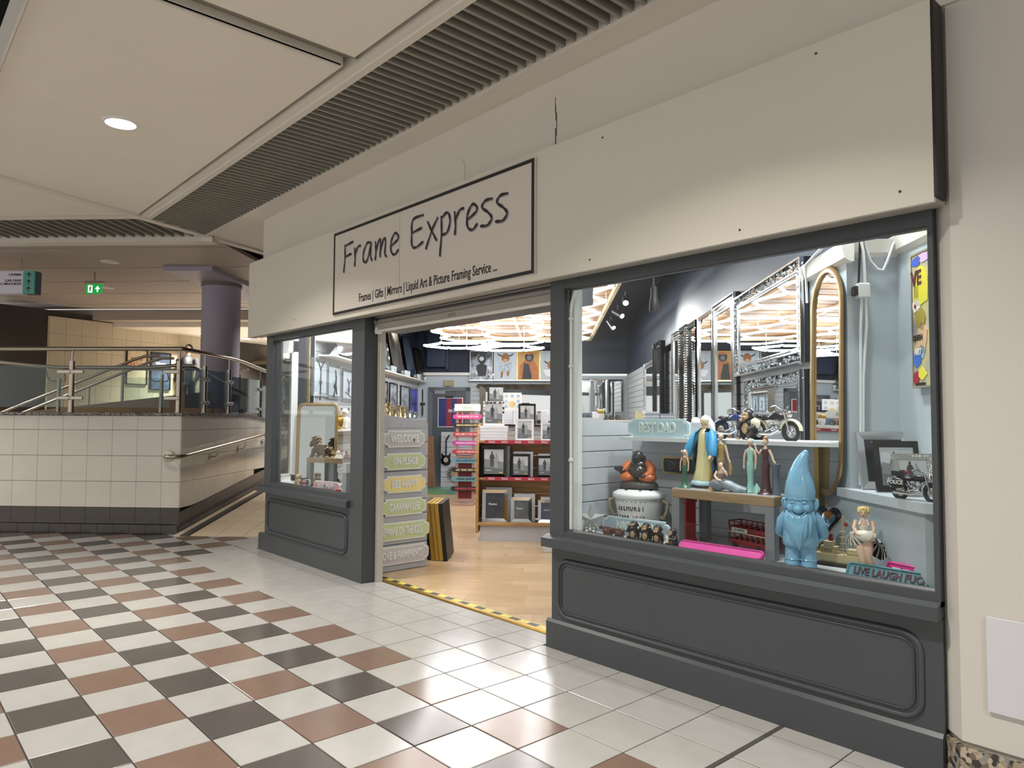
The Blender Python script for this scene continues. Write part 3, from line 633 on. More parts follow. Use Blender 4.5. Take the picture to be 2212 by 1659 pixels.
# ledge shelf with big glossy pictures leaning on the left wall
sh_l = T('picture_ledge', 'long white ledge high on the left slatwall holding the big glossy pictures', 'shelf', W(uL+.022, 0, 0), QL)
part('board', MB().box(3.75, 10.3, -.20, 0, 2.225, 2.245), M_white, sh_l)
for v in (3.87, 4.8, 6.28, 7.0, 7.2, 8.15, 8.4, 9.35, 9.5, 10.2):
    part('acrylic_stop', MB().prism([(-.20, 2.245), (-.20, 2.34), (-.17, 2.35), (-.10, 2.26), (-.10, 2.245)], v, v+.05, 'x'), mat('acrylic', 'd5e0e6', .1), sh_l)
arts = [('dark navy', '1b2236', '3a4560'), ('silvery forest', '7f8d92', '4a4838'), ('brown and grey', '5c5850', '33312d'), ('blue glitter', '3d4a5c', '1a2430'), ('black and gold', '2b2a24', '4c4330'), ('dark bronze', '26231f', '403628')]
for (v0, v1, h), (nm, c1, c2) in zip(((4.0, 5.5, .75), (6.22, 7.02, .78), (7.18, 8.18, .80), (8.42, 9.34, .78), (9.46, 10.0, .66), (10.02, 10.36, .66)), arts):
    t = T('leaning_picture', 'big glossy %s picture leaning on the high left ledge' % nm, 'picture', W(uL+.17, v0, 2.246), 0, 'glossy pictures on the high ledge', (math.radians(-10), 0, QL))
    part('panel', MB().box(.03, v1-v0-.03, -.012, .0, .03, h-.03), mat('art_'+nm.replace(' ', '_'), c1, .06, col2=c2, var=.5, vscale=7, stretch=(1, 1, .35)), t)
    part('frame', MB().frame(0, v1-v0, 0, h, .035, -.025, .015, .008), M_gloss, t)
def framed(label, loc, rz, w_, h, fm, pm, fw=.03, name='framed_print', cat='picture', group=None, tilt=0.0, depth=.025, inner=.006, mount=None):
    t = T(name, label, cat, loc, 0, group, (tilt, 0, rz))
    part('frame', MB().frame(0, w_, 0, h, fw, -depth, 0, inner), fm, t)
    if mount: part('mount', MB().box(fw*.7, w_-fw*.7, -depth*.45, -.002, fw*.7, h-fw*.7), mount, t); b = fw*1.9
    else: b = fw*.7
    part('print', MB().box(b, w_-b, -depth*.55, -.001, b, h-b), pm, t)
    return t
# lower row on the left wall
M_sil = mat('silver_frame', 'b9bec4', .18, .9); M_pale = mat('pale_print', 'c3d0da', .4, col2='a9bccb', vscale=3)
def stick(parent, pts, r, y, m=M_ink):
    mb = MB()
    for p in pts: mb.tube([(x, y, z) for x, z in p], r, 5, flat=.3)
    part('dancer', mb, m, parent)
dn = [[[(.25, .22), (.25, .10)], [(.25, .22), (.26, .30), (.25, .34)], [(.25, .33), (.15, .43)], [(.25, .33), (.36, .43)], [(.25, .10), (.24, -.05)]],
      [[(.2, .02), (.26, .12), (.28, .2), (.30, .3)], [(.28, .2), (.33, .06)], [(.29, .28), (.27, .38)]],
      [[(.12, .13), (.24, .10), (.36, .06)], [(.24, .10), (.26, .2), (.25, .26)], [(.25, .25), (.19, .31)], [(.25, .25), (.33, .30)]]]
for k, (v0, wd, lb) in enumerate(((3.47, .57, 'dancer with raised arms'), (4.055, .565, 'leaping dancer seen sideways'), (4.68, .6, 'seated dancer with arms out'))):
    t = framed('silver framed pale blue print of a %s on the left slatwall' % lb, W(uL+.03, v0, 1.74-.02*k), QL, wd, .45, M_sil, M_pale, .045, group='dancer prints in silver frames', depth=.03, inner=.012)
    stick(t, [[(x*wd/.5, z) for x, z in p] for p in dn[k]], .009, -.022)
    part('skirt', MB().ball((.26*wd/.5, -.022, .17), (.05, .006, .035), 10, 6), mat('skirt_plum', '5b3440', .6) if k == 0 else M_ink, t)
for (v0, wd, z0, nm, fm, c1, c2) in ((6.2, .42, 1.52, 'black framed dark portrait print', M_gloss, '6b7178', '1f2226'), (6.85, .52, 1.54, 'black framed grey and pink portrait print', M_gloss, '8d8a90', '3b3a40'),
        (7.55, .6, 1.54, 'black framed grey city print', M_gloss, '9aa2a8', '4a5056'), (8.48, .8, 1.53, 'wide print of a standing figure', M_gloss, 'aab4bc', '7c8a94'), (9.4, .75, 1.53, 'vivid blue print of sails by the back corner', M_sil, '2a2ad0', '4a2a7a')):
    framed('%s in the lower row on the left wall' % nm, W(uL+.03, v0, z0), QL, wd, .56, fm, mat('print_'+nm.replace(' ', '_'), c1, .2, col2=c2, var=.3, vscale=6), .03, group='lower row of prints on the left wall')
# shelf of glittering gold figures
gs = solo('figurine_shelf', MB().box(5.9, 9.8, -.28, 0, 1.44, 1.46), M_white, 'white shelf on the left wall carrying gold and silver figurines', 'shelf', W(uL+.022, 0, 0), QL)
M_gs = mat('gold_silver', 'b59b62', .22, .95, col2='d8d4c4', var=.2, vscale=30)
for k, (v, h, nm) in enumerate(((6.22, .16, 'rounded gold elephant'), (6.62, .30, 'tall gold tree'), (7.05, .27, 'gold rearing horse'), (7.5, .22, 'gold seated figure'), (7.9, .24, 'gold owl'), (8.3, .20, 'silver and gold bird'), (8.75, .16, 'small silver figure'), (9.2, .14, 'tiny silver ornament'))):
    mb = MB().lathe([(.05, 0), (.055, .015), (.03, .025)], 12)
    for j in range(16):
        a = random.uniform(0, 6.28); z = .03+random.random()*h*.85; r = .07*(1-.5*abs(z/h-.5)) if k else .05
        mb.ball((math.cos(a)*r, math.sin(a)*r*.7, z), (.02+.02*random.random(), .02, .018+.02*random.random()), 7, 5)
    mb.tube([(0, 0, .02), (.01, 0, h*.5), (-.01, 0, h)], [.04, .035, .015], 8)
    solo('figurine', mb, M_gs if k < 6 else M_sil, '%s figurine on the white shelf of the left wall' % nm, 'ornament', W(uL+.16, v, 1.461), QL, 'gold and silver figurines on the left shelf', 40)
# door in the back wall
dr = struct('door_1', None, None, W(0, vB-.02, 0), Q)
part('door_frame', MB().box(-2.53, -2.44, -.07, 0, 0, 2.13).box(-1.75, -1.655, -.07, 0, 0, 2.13).box(-2.53, -1.655, -.07, 0, 2.05, 2.13), mat('door_frame_grey', '5f666b', .4), dr)
part('leaf', MB().box(-2.44, -1.75, -.04, 0, 0, 2.05), mat('door_grey', '4b5258', .4), dr)
part('door_closer', MB().box(-2.40, -2.17, -.09, -.04, 1.99, 2.06, .005).box(-2.28, -2.05, -.085, -.06, 2.05, 2.065), M_sil, dr)
part('door_plate', MB().box(-2.18, -2.0, -.05, -.04, 1.90, 1.95), M_ink, dr)
pt = T('club_poster', 'white edged poster with red and blue vertical stripes on the grey back door', 'poster', W(-2.33, vB-.062, 1.29), Q)
part('sheet', MB().box(0, .53, -.006, 0, 0, .62), M_white, pt)
for x0, x1, c in ((.015, .18, '1f2f6e'), (.18, .29, '8f1f2f'), (.29, .40, '1f2f6e'), (.40, .515, '8f1f2f')): part('stripe', MB().box(x0, x1, -.009, -.006, .015, .605), mat('stripe_'+c, c, .4), pt)
text('m', .12, M_letter, pt, (.27, -.01, .35), XR, 1.0, .003)
part('logo_block', MB().box(.33, .37, -.011, -.009, .31, .40).box(.375, .40, -.011, -.009, .31, .40), mat('logo_blue', '8aa0c8', .4), pt)
solo('emergency_light', MB().box(0, .2, -.06, 0, 0, .125, .006).box(.06, .14, -.064, -.06, .04, .085), mat('exit_box', 'a79f78', .4), 'small yellowish exit light box above the back door', 'light', W(-2.2, vB-.022, 2.15), Q)
solo('wall_speaker', MB().box(0, .38, -.22, 0, 0, .78, .008).box(.38, .44, -.1, 0, -.05, .5, .005), mat('navy_box', '22304a', .5), 'navy painted cabinet high on the navy back wall above the door', 'cabinet', W(-2.55, vB, 2.55), Q)
mace = T('hanging_oar', 'long dark hanging carved club on the pale wall left of the back door', 'ornament', W(-2.66, vB-.05, 1.5), Q)
part('shaft', MB().tube([(0, 0, .25), (0, 0, .58)], .012, 8), M_ink, mace); part('blade', MB().tube([(0, 0, 0), (0, 0, .05), (0, 0, .17), (0, 0, .26)], [.01, .04, .045, .02], 10, flat=.4), mat('club_wood', '3e3630', .5), mace); part('collar', MB().tube([(0, 0, .25), (0, 0, .30)], .05, 8), M_ink, mace)
# four canvases above the back slatwall
csh = solo('canvas_shelf', MB().box(-1.68, 1.0, -.14, 0, 2.262, 2.28), M_sil, 'slim grey shelf under the four animal canvases', 'shelf', W(0, vB-.045, 0), Q)
def canvas(x, label, base, gold=False):
    t = T('canvas', label, 'picture', W(x, vB-.10, 2.282), 0, 'animal canvases on the back wall', (math.radians(-3), 0, Q))
    part('sheet', MB().box(0, .47, -.02, 0, 0, .61), base, t)
    part('edge', MB().frame(-.006, .476, -.006, .616, .012, -.024, 0), M_gold if gold else M_white, t); return t
def prints(t, shapes):
    for nm, poly, m, y in shapes: part(nm, MB().prism(poly, -.021-y*.0015, -.0195, 'y'), m, t)
ell = lambda cx, cz, rx, rz, n=14: [(cx+rx*math.cos(2*PI*k/n), cz+rz*math.sin(2*PI*k/n)) for k in range(n)]
M_gfoil = mat('foil_print', '55585c', .2, .5, col2='15161a', var=.9, vscale=14)
M_fur = mat('highland_fur', '9c6a38', .6, var=.2, vscale=20); M_dk = mat('ape_dark', '1d1b1c', .5); M_or = mat('jacket_orange', 'b5682a', .5, var=.15, vscale=12); M_paper = mat('newsprint', '8fa0ac', .5, col2='c9d3da', vscale=25)
c1 = canvas(-1.65, 'crumpled black and silver foil print of a monkey, leftmost of four canvases', M_gfoil)
prints(c1, [('head', ell(.25, .44, .09, .1), M_dk, 1), ('face', ell(.24, .45, .05, .045), mat('ape_silver', '8d949a', .3, .5), 2), ('chest', [(.12, .3), (.24, .36), (.36, .3), (.33, .08), (.18, .08)], M_dk, 1)])
c2 = canvas(-1.145, 'white canvas of a long horned brown cow reading a newspaper', mat('canvas_white', 'b9c2cc', .4, var=.05))
prints(c2, [('horn', [(.06, .58), (.09, .52), (.17, .49), (.17, .515), (.10, .545)], M_dk, 1), ('horn', [(.42, .58), (.39, .52), (.31, .49), (.31, .515), (.38, .545)], M_dk, 1), ('head', ell(.24, .47, .085, .10), M_fur, 1), ('muzzle', ell(.24, .41, .05, .04), mat('muzzle', 'c8a27a', .5), 2), ('newspaper', [(.08, .38), (.23, .34), (.38, .38), (.36, .2), (.23, .17), (.10, .2)], M_paper, 2), ('leg', [(.15, .2), (.2, .2), (.18, .05), (.14, .05)], M_fur, 1), ('leg', [(.27, .2), (.33, .2), (.31, .07), (.27, .1)], M_fur, 1)])
c3 = canvas(-.655, 'golden canvas of an ape in an orange padded jacket and cap', mat('canvas_gold', 'b98a22', .4, var=.1), True)
prints(c3, [('jacket', [(.03, .02), (.05, .3), (.16, .42), (.34, .42), (.43, .28), (.45, .02)], M_or, 1), ('vest', [(.1, .02), (.14, .36), (.24, .34), (.3, .1), (.3, .02)], M_dk, 2), ('head', ell(.25, .49, .095, .10), M_dk, 2), ('face', ell(.25, .47, .05, .05), mat('ape_grey', '6d6a6b', .5), 3), ('cap', [(.15, .54), (.2, .59), (.31, .59), (.36, .54)], M_or, 3)])
c4 = canvas(-.165, 'pale canvas of a brown cow in a bath, rightmost of four canvases', mat('canvas_pale', 'aeb6bd', .4, var=.08))
prints(c4, [('horn', [(.06, .42), (.1, .36), (.17, .34), (.16, .36)], M_dk, 1), ('head', ell(.22, .32, .08, .09), M_fur, 1), ('bath', [(.05, .22), (.42, .22), (.38, .08), (.12, .08)], mat('bath_white', 'd5dade', .3), 2)])
# ornate mirror under the canvases
om = T('ornate_mirror', 'wide mirror in a dark scrolled frame on the slatwall under the canvases', 'mirror', W(-1.44, vB-.05, 1.2), Q)
M_pew = mat('pewter', '5e594f', .35, .6, var=.3, vscale=20)
part('frame', MB().frame(0, 1.9, 0, 1.0, .12, -.06, 0, .03), M_pew, om); part('glass', MB().box(.1, 1.8, -.02, -.01, .1, .9), M_mirror, om)
for x in (.08, .65, 1.2, 1.75):
    mb = MB()
    for s in (-1, 1): mb.tube([(x+s*.02, -.07, .95), (x+s*.1, -.07, .99), (x+s*.15, -.07, .95), (x+s*.12, -.07, .92), (x+s*.09, -.07, .94)], .016, 6)
    part('scroll', mb, M_pew, om)
# ---- timber raft with hexagon light tubes
M_ply = mat('raft_timber', '8a6234', .6, col2='6f4b26', var=.12, vscale=2.5, stretch=(1, 10, 1))
rf = struct('trim_3', MB().prism([(-1.95, 2.5), (-.95, 1.5), (.82, 1.5), (.82, 9.3), (-1.95, 9.3)], 3.10, 3.12), mat('raft_void', '3a2c1c', .8), (0, 0, 0), Q)
for k in range(22): part('board', MB().box(max(-1.95, .62-1.7-k*.345), .82, 1.7+k*.345, 1.7+k*.345+.30, 3.07, 3.10, .003), M_ply, rf)
for u in (-1.55, -.55, .4): part('joist', MB().box(u, u+.05, max(1.6, .62-u), 9.3, 3.03, 3.07), mat('joist', '9a7a50', .5), rf)
part('raft_edge', MB().box(.80, .84, 1.6, 9.3, 3.0, 3.12).box(-1.97, -1.93, 2.6, 9.3, 3.0, 3.12).box(-1.95, .82, 9.28, 9.32, 3.0, 3.12), mat('raft_edge', 'b7a07c', .5), rf)
M_tube = emitter('tube_light', (.93, .97, 1.0), TUBE)
def hexes(cells, z, label, a_=.265, b_=.265, h_=.51):
    t = T('hexagon_light', label, 'ceiling light', (0, 0, 0), Q); E = {}
    for cx, cy in cells:
        p = [(cx+a_+b_, cy), (cx+a_, cy+h_), (cx-a_, cy+h_), (cx-a_-b_, cy), (cx-a_, cy-h_), (cx+a_, cy-h_)]
        for k in range(6):
            a, b = p[k], p[(k+1) % 6]; E[tuple(sorted([(round(a[0], 2), round(a[1], 2)), (round(b[0], 2), round(b[1], 2))]))] = 1
    J = set()
    for a, b in E:
        d_ = Vector((b[0]-a[0], b[1]-a[1], 0)).normalized()*.03
        part('tube', MB().tube([(a[0]+d_.x, a[1]+d_.y, z), (b[0]-d_.x, b[1]-d_.y, z)], .017, 7), M_tube, t); J.add(a); J.add(b)
    for j in J: part('joint', MB().tube([(j[0], j[1], z-.010), (j[0], j[1], z+.024)], .028, 8), M_white, t)
    for j in list(J)[::4]: part('cable', MB().tube([(j[0], j[1], z), (j[0], j[1], 3.03)], .004, 5), M_white, t)
    return t
big = []
for c, u in enumerate((-1.40, -.605, .19)):
    for r in range(7):
        v = (1.96 if c % 2 == 0 else 2.47)+1.02*r
        if u+v > 1.3: big.append((u, v))
hexes(big, 2.92, 'large honeycomb of bright white light tubes hung under the timber raft')
hexes([(-1.32, 6.45), (-.70, 6.85)], 2.62, 'smaller lower pair of glowing hexagon tubes in front of the back wall', .30, .32, .40)
# spotlights on the raft edge
def spot(p, aim, label):
    t = T('spotlight', label, 'spotlight', p); a = Vector(aim).normalized()
    part('stem', MB().tube([(0, 0, 0), (0, 0, .12)], .012, 6), M_ink, t)
    part('barrel', MB().tube([-a*.09, a*.09], .04, 12), M_black, t, 40)
    part('lens', MB().tube([a*.088, a*.094], .034, 12), emitter('spot_lens', (1, .98, .95), 3) if 'spot_lens' not in bpy.data.materials else bpy.data.materials['spot_lens'], t)
    l = bpy.data.lights.new('spot_beam', 'SPOT'); l.energy = 130; l.spot_size = 1.5; l.spot_blend = .8; l.shadow_soft_size = .04; l.color = (1, .97, .93)
    lo = link('spot_beam', l, t, a*.11); lo.rotation_euler = a.to_track_quat('-Z', 'Y').to_euler()
for k, (u, v, z, aim) in enumerate(((.95, 3.9, 2.92, (.5, -.6, -.5)), (.95, 4.9, 2.9, (.9, -.1, -.5)), (.95, 6.0, 2.9, (.6, -.2, -.6)), (-2.2, 7.6, 3.06, (-.8, -.4, .1)))):
    spot(W(u, v, z), aim, ('black spotlight nearest the window on the right raft edge', 'second black spotlight along the right raft edge', 'third black spotlight along the right raft edge', 'black spotlight left of the honeycomb lights')[k])
pd_ = T('pendant_bulb', 'small dark pendant lamp holder hanging behind the top left of the right window', 'lamp', (.50, .55, 2.21))
part('holder', MB().lathe([(.012, .17), (.022, .16), (.022, .10), (.03, .07), (.033, .02), (.03, 0)], 14), M_ink, pd_, 40); part('cable', MB().tube([(0, 0, .16), (0, 0, 1.3)], .006, 6), M_ink, pd_)
# unseen fill lights added above the glass line to brighten the displays
for p, e in (((1.15, .42, 3.30), 34), ((1.9, .30, 3.30), 20), ((-3.5, .42, 3.3), 30)): area('added_window_fill', p, .25, e, (.95, .98, 1.0), spread=150)
# ---- panel with the six name signs inside the doorway
def wave(y0, y1, z, n=18):
    out = []
    for k in range(n+1):
        t = k/n; a = z+.018*math.sin(PI*(t*1.6+.12))*(1.0)
        if t < .06: a -= .07*(1-t/.06)**2
        if t > .93: a -= .06*((t-.93)/.07)**2
        out.append((y0+(y1-y0)*t, a))
    return out
sp = struct('partition_1', MB().prism([(.235, .0), (.235, 1.38), (.89, 1.38), (.89, .0)], -2.72, -2.60, 'x'), M_grey)
zg = [0.0, .115, .255, .398, .538, .68, .82, .965, 1.10, 1.245, 1.385]
for a, b in zip(zg, zg[1:]): part('slat', MB().box(-2.60, -2.575, .235, .892, a+.004, b-.004, .003), M_grey, sp)
part('slat', MB().prism([(.235, 1.389), (.892, 1.389)]+wave(.235, .892, 1.488)[::-1], -2.72, -2.575, 'x'), M_grey, sp)
part('screw', MB().ball((-2.575, .29, .07), .006, 6, 4), M_ink, sp); part('screw', MB().ball((-2.575, .85, .08), .006, 6, 4), M_ink, sp); part('screw', MB().ball((-2.575, .56, 1.42), .005, 6, 4), M_ink, sp)
M_rim = mat('plaque_rim', 'd9d9d2', .5)
def plaque(label, body, loc, rz, w_, h, fill, rim=M_rim, ink=M_letter, sx=.62, ts=.62, bold=.004, tilt=0.0, group=None, name='word_sign', rot=None, face=True):
    t = T(name, label, 'sign', loc, rz, group, rot)
    r = h*.30; n = h*.12
    def outline(d):
        a, b, c = w_/2-d, h/2-d, r
        pts = []
        for sx_, sz_ in ((1, -1), (1, 1), (-1, 1), (-1, -1)):
            arc = []
            for k in range(5): q = k/4*PI/2; arc.append((sx_*(a-r+ r*math.cos(q)), sz_*(b-n-(b-n)*(1-math.sin(q))*.55-0)))
            arc.append((sx_*(a-r), sz_*b)) if False else None
            top = [(sx_*(a-r*.9), sz_*(b-n*.2)), (sx_*(a-r*1.05), sz_*b)]
            seq = arc+top
            pts += seq if sx_*sz_ > 0 else seq[::-1]
        return pts
    part('rim', MB().prism(outline(0), -.018, 0, 'y'), rim, t)
    part('field', MB().prism(outline(h*.085), -.021, -.017, 'y'), fill, t)
    text(body, h*ts, ink, t, (0, -.024, 0), XR, sx, bold, .004)
    return t
F = {n: mat('plaque_'+n, c, .5) for n, c in dict(grey='b9bcba', green='bccb97', yellow='e6d58c', lilac='c0bbbd', blue='a9c3cd', pink='e8478f', magenta='c23fa0', black='2a2622', red='b03a4a', teal='6b9aa6', sky='6f9db0', cream='e3e6d8', slate='9dadb9', rose='d9a9b6').items()}
rows = (('WELCOME', .600, 1.280, .475, .165, 'grey', 'grey'), ('GIN PLEASE', .603, 1.060, .485, .160, 'green', 'green'), ('BEE HAPPY', .607, .838, .495, .165, 'yellow', 'yellow'), ('CARAVAN LIFE', .604, .617, .515, .165, 'green', 'green'), ('BEWARE OF THE KIDS', .578, .385, .655, .175, 'green', 'green'), ('LOVE & PAWPRINTS', .577, .155, .645, .175, 'lilac', 'lilac'))
for s_, y, z, wd, h, f_, cn in rows:
    n = len(s_); plaque('%s plaque with white letters %s on the doorway slat panel' % (cn, s_), s_, (-2.572, y, z), PI/2, wd, h, F[f_], sx={7: .66, 10: .58, 9: .62, 12: .52, 18: .44, 16: .50}[n], ts=.62, group='name plaques on the doorway panel')
# tall canvas blocks leaning behind the panel
for k, (c, nm) in enumerate((('1f1b16', 'black edge next to the panel'), ('a8822f', 'first gold edge'), ('b08a36', 'second gold edge'), ('b48f3c', 'third gold edge'), ('16150f', 'black edge at the right'))):
    solo('canvas_board', MB().box(0, .039, 0, .5, 0, .60, .004), mat('board_'+str(k), c, .4, .3), 'tall boxed canvas with %s leaning by the plaque panel' % nm, 'canvas', W(-1.235+.046*k, 2.74-.012*k, .0), 0, 'boxed canvases on the floor by the doorway', rot=(0, math.radians(-6), Q))
for k in range(6):
    solo('wood_panel', MB().box(0, .034, 0, .06, 0, 1.0, .003), mat('fluted_wood', '7d5a41', .5, var=.15, vscale=8, stretch=(4, 4, .4)), 'brown fluted timber strip by the back door, number %s from the left' % ('one', 'two', 'three', 'four', 'five', 'six')[k], 'timber strip', W(-2.43+.037*k, 9.3, .13), 0, 'timber strips by the back door', rot=(0, math.radians(-3), Q))
solo('low_plinth', MB().box(-.3, .55, 0, .5, 0, .10, .004).box(-.3, .55, -.01, 0, .085, .105), mat('plinth_green', '5b8f9a', .3, col2='7aa05a', vscale=4), 'low bluish glass edged plinth under the timber strips', 'plinth', W(-2.25, 9.2, 0), Q)
# spinner of cheeky signs
ss = T('sign_rack', 'pink wooden ladder rack holding a column of cheeky signs in the middle of the shop', 'rack', W(-1.42, 7.6, 0), Q)
M_pk = mat('pink_wood', 'b08e82', .5)
for x in (-.14, .14): part('upright', MB().box(x-.022, x+.022, -.02, .02, 0, 1.62, .003), M_pk, ss)
for z in (.05, .4, .8, 1.2, 1.58): part('rung', MB().box(-.14, .14, -.015, .015, z, z+.04), M_pk, ss)
part('foot', MB().box(-.17, .17, -.2, .2, 0, .03), M_pk, ss)
part('red_backboard', MB().box(-.115, .115, .0, .012, .1, .85), mat('dark_red', '6a161c', .5), ss)
sgn = [('', 1.665, .45, .12, F['cream'], M_rim), ('THE HOUSE OF FUN', 1.507, .50, .078, F['pink'], M_letter), ('ABSOFUCKINGLUTELY', 1.36, .49, .072, F['black'], mat('gold_letter', 'e8d7a6', .5)), ('WELCOME TO THE CHAOS', 1.205, .50, .075, F['red'], mat('cream_letter', 'e8dcc6', .5)), ('SWEARING ALWAYS HELPS', 1.055, .51, .075, F['magenta'], M_letter), ("LOOKS LIKE IT'S WINE O'CLOCK", .905, .52, .075, F['red'], mat('cream_letter', 'e8dcc6', .5)), ('LIVE LAUGH FUCK OFF', .752, .54, .082, F['sky'], M_ink), ('LET THAT SHIT GO', .595, .53, .072, F['black'], mat('gold_letter', 'e8d7a6', .5)), ('PLEASE LEAVE BY 9', .44, .54, .082, F['teal'], M_ink), ('PISSHEAD CORNER', .275, .55, .078, F['black'], mat('red_letter', 'c95560', .5))]
for s_, z, wd, h, f_, ink in sgn:
    lb = {'': 'white oblong sign with pale lettering at the top of the sign rack'}.get(s_, 'slim sign reading %s on the sign rack' % s_.title())
    t = T('slogan_sign', lb, 'sign', W(-1.38, 7.56, z), Q, 'slogan signs on the rack')
    o = rrect(-wd/2, wd/2, -h/2, h/2, h*.45 if s_ else h*.08, 4)
    part('board', MB().prism(o, -.015, 0, 'y'), f_, t)
    part('border', MB().tube([(x, -.015, zz) for x, zz in rrect(-wd/2+.006, wd/2-.006, -h/2+.006, h/2-.006, h*.4 if s_ else h*.08, 4)], .005, 5, closed=True), M_rim if f_ is F['cream'] else f_, t)
    if s_: text(s_, h*.62, ink, t, (0, -.017, 0), XR, wd*.93/(len(s_)*h*.44), .001, .002)
    else: text('simple', h*.6, mat('pale_letter', 'b9bfae', .5), t, (0, -.017, 0), XR, .9, .002)
# low slat unit with guitar clock and sun mirror at the back
gu = struct('partition_2', MB().box(0, .8, 0, .25, 0, 1.19), M_blue, W(-2.21, 10.05, 0), Q)
for k in range(11): part('slat', MB().box(0, .8, -.02, 0, .06+k*.103, .06+k*.103+.097, .003), M_slat, gu)
gt = T('guitar_ornament', 'black electric guitar shaped ornament hanging on the low slat unit', 'guitar', W(-2.10, 10.02, .52), Q)
part('body', MB().prism([(-.09, .02), (-.11, .1), (-.08, .16), (-.10, .22), (-.085, .24), (-.05, .19), (-.03, .2), (.02, .2), (.04, .19), (.09, .24), (.1, .22), (.08, .15), (.1, .08), (.08, .01), (0, -.02)], -.02, 0, 'y'), M_gloss, gt)
part('neck', MB().box(-.015, .015, -.026, -.005, .18, .5), mat('guitar_neck', '2b2b44', .3), gt); part('headstock', MB().prism([(-.02, .5), (.02, .5), (.075, .61), (.05, .62)], -.026, -.005, 'y'), M_ink, gt)
part('dial', MB().xf((-.005, -.022, .1), XR).lathe([(.05, -.004), (.05, .004)], 16), mat('clock_dial', 'a79f95', .4), gt)
sm_ = T('sun_mirror', 'black spiky sun shaped mirror low on the slat unit behind the sign rack', 'mirror', W(-1.90, 10.02, .33), Q)
part('disc', MB().xf((0, -.01, 0), XR).lathe([(.10, -.006), (.10, .006)], 24), mat('sun_disc', 'b5a68a', .2, .5), sm_)
ray = MB()
for k in range(20): a = 2*PI*k/20; ray.tube([(.11*math.cos(a), -.01, .11*math.sin(a)), (.15*math.cos(a+.1), -.01, .15*math.sin(a+.1)), (.20*math.cos(a-.05), -.01, .20*math.sin(a-.05))], [.018, .014, .003], 5, flat=.5)
o = part('rays', ray, M_ink, sm_); o['kind'] = 'stuff'

# ---- central sale unit
ct = T('sale_unit', 'wooden sale unit with stepped shelves and red sale strips facing the doorway', 'display unit', W(-.80, 3.97, 0), Q)
part('plinth', MB().box(0, 1.5, .0, 1.4, 0, .19), mat('plinth_grey', 'b6b6ba', .45, var=.02), ct)
part('base_shelf', MB().box(-.02, 1.5, -.035, .45, .192, .226, .003), M_oak, ct)
part('side_panel', MB().prism([(-.03, .10), (-.03, 1.06), (.03, 1.21), (.25, 1.42), (1.4, 1.42), (1.4, .10)], -.055, -.022, 'x'), M_oak, ct)
for k in range(6): part('back_slat', MB().box(-.02, 1.5, .30, .325, .24+k*.157, .24+k*.157+.149, .003), M_oak, ct)
for z, nm in ((.735, 'lower'), (1.180, 'upper')):
    part('shelf', MB().box(-.02, 1.5, .0, .32 if z < 1 else .62, z+.005, z+.03), M_oak, ct)
    st = part('sale_strip', MB().box(.05, 1.5, -.022, -.016, z-.004, z+.040), mat('sale_red', 'b32d46', .3), ct)
    for k in range(6): text('SALE', .034, M_letter, st, (.135+.16*k, -.0235, z+.018), XR, 1.05, .0008)
part('riser', MB().box(.05, 1.5, .62, .64, 1.2, 1.40), M_slat, ct); part('top_shelf', MB().box(.02, 1.5, .55, 1.3, 1.38, 1.405), M_black, ct)
for k in range(3): part('back_slat', MB().box(.05, 1.5, .60, .62, 1.21+k*.06, 1.21+k*.06+.054), M_slat, ct)
M_ph = mat('photo_sky', 'bdc1c2', .25); M_sand = mat('photo_sand', '84878a', .25); M_fig = mat('photo_figure', '3c3f42', .3); M_wom = mat('photo_woman', '9a9da0', .3); M_tag = mat('price_yellow', 'd8bf2a', .5)
def couple(t, x0, x1, z0, z1, y, caption='frame', tagd=True):
    w_, h = x1-x0, z1-z0
    P = lambda pts: [(x0+a*w_, z0+b*h) for a, b in pts]
    part('print', MB().box(x0, x1, y, y+.002, z0, z1), M_ph, t)
    part('print_sand', MB().prism(P([(0, 0), (1, 0), (1, .48), (0, .62)]), y-.0006, y, 'y'), M_sand, t)
    part('print_lower', MB().prism(P([(0, 0), (1, 0), (1, .22), (0, .30)]), y-.0009, y-.0006, 'y'), mat('photo_low', '6c6f72', .25), t)
    part('print_man', MB().prism(P([(.34, .30), (.40, .30), (.415, .5), (.43, .3), (.48, .3), (.49, .62), (.54, .58), (.55, .6), (.49, .78), (.44, .8), (.455, .84), (.44, .9), (.39, .9), (.375, .84), (.39, .8), (.33, .77), (.28, .6), (.30, .56), (.34, .64)]), y-.0016, y-.0009, 'y'), M_fig, t)
    part('print_woman', MB().prism(P([(.53, .26), (.70, .27), (.66, .52), (.71, .55), (.72, .53), (.76, .58), (.67, .76), (.66, .82), (.61, .85), (.575, .8), (.57, .7), (.53, .62)]), y-.0014, y-.0009, 'y'), M_wom, t)
    if tagd: part('price_tag', MB().box(x0+w_*.76, x0+w_*.92, y-.002, y-.001, z0+h*.06, z0+h*.1), M_tag, t)
    if caption: text(caption, h*.085, M_letter, t, (x0+w_*.26, y-.0018, z0+h*.17), XR, 1.0, .0002)
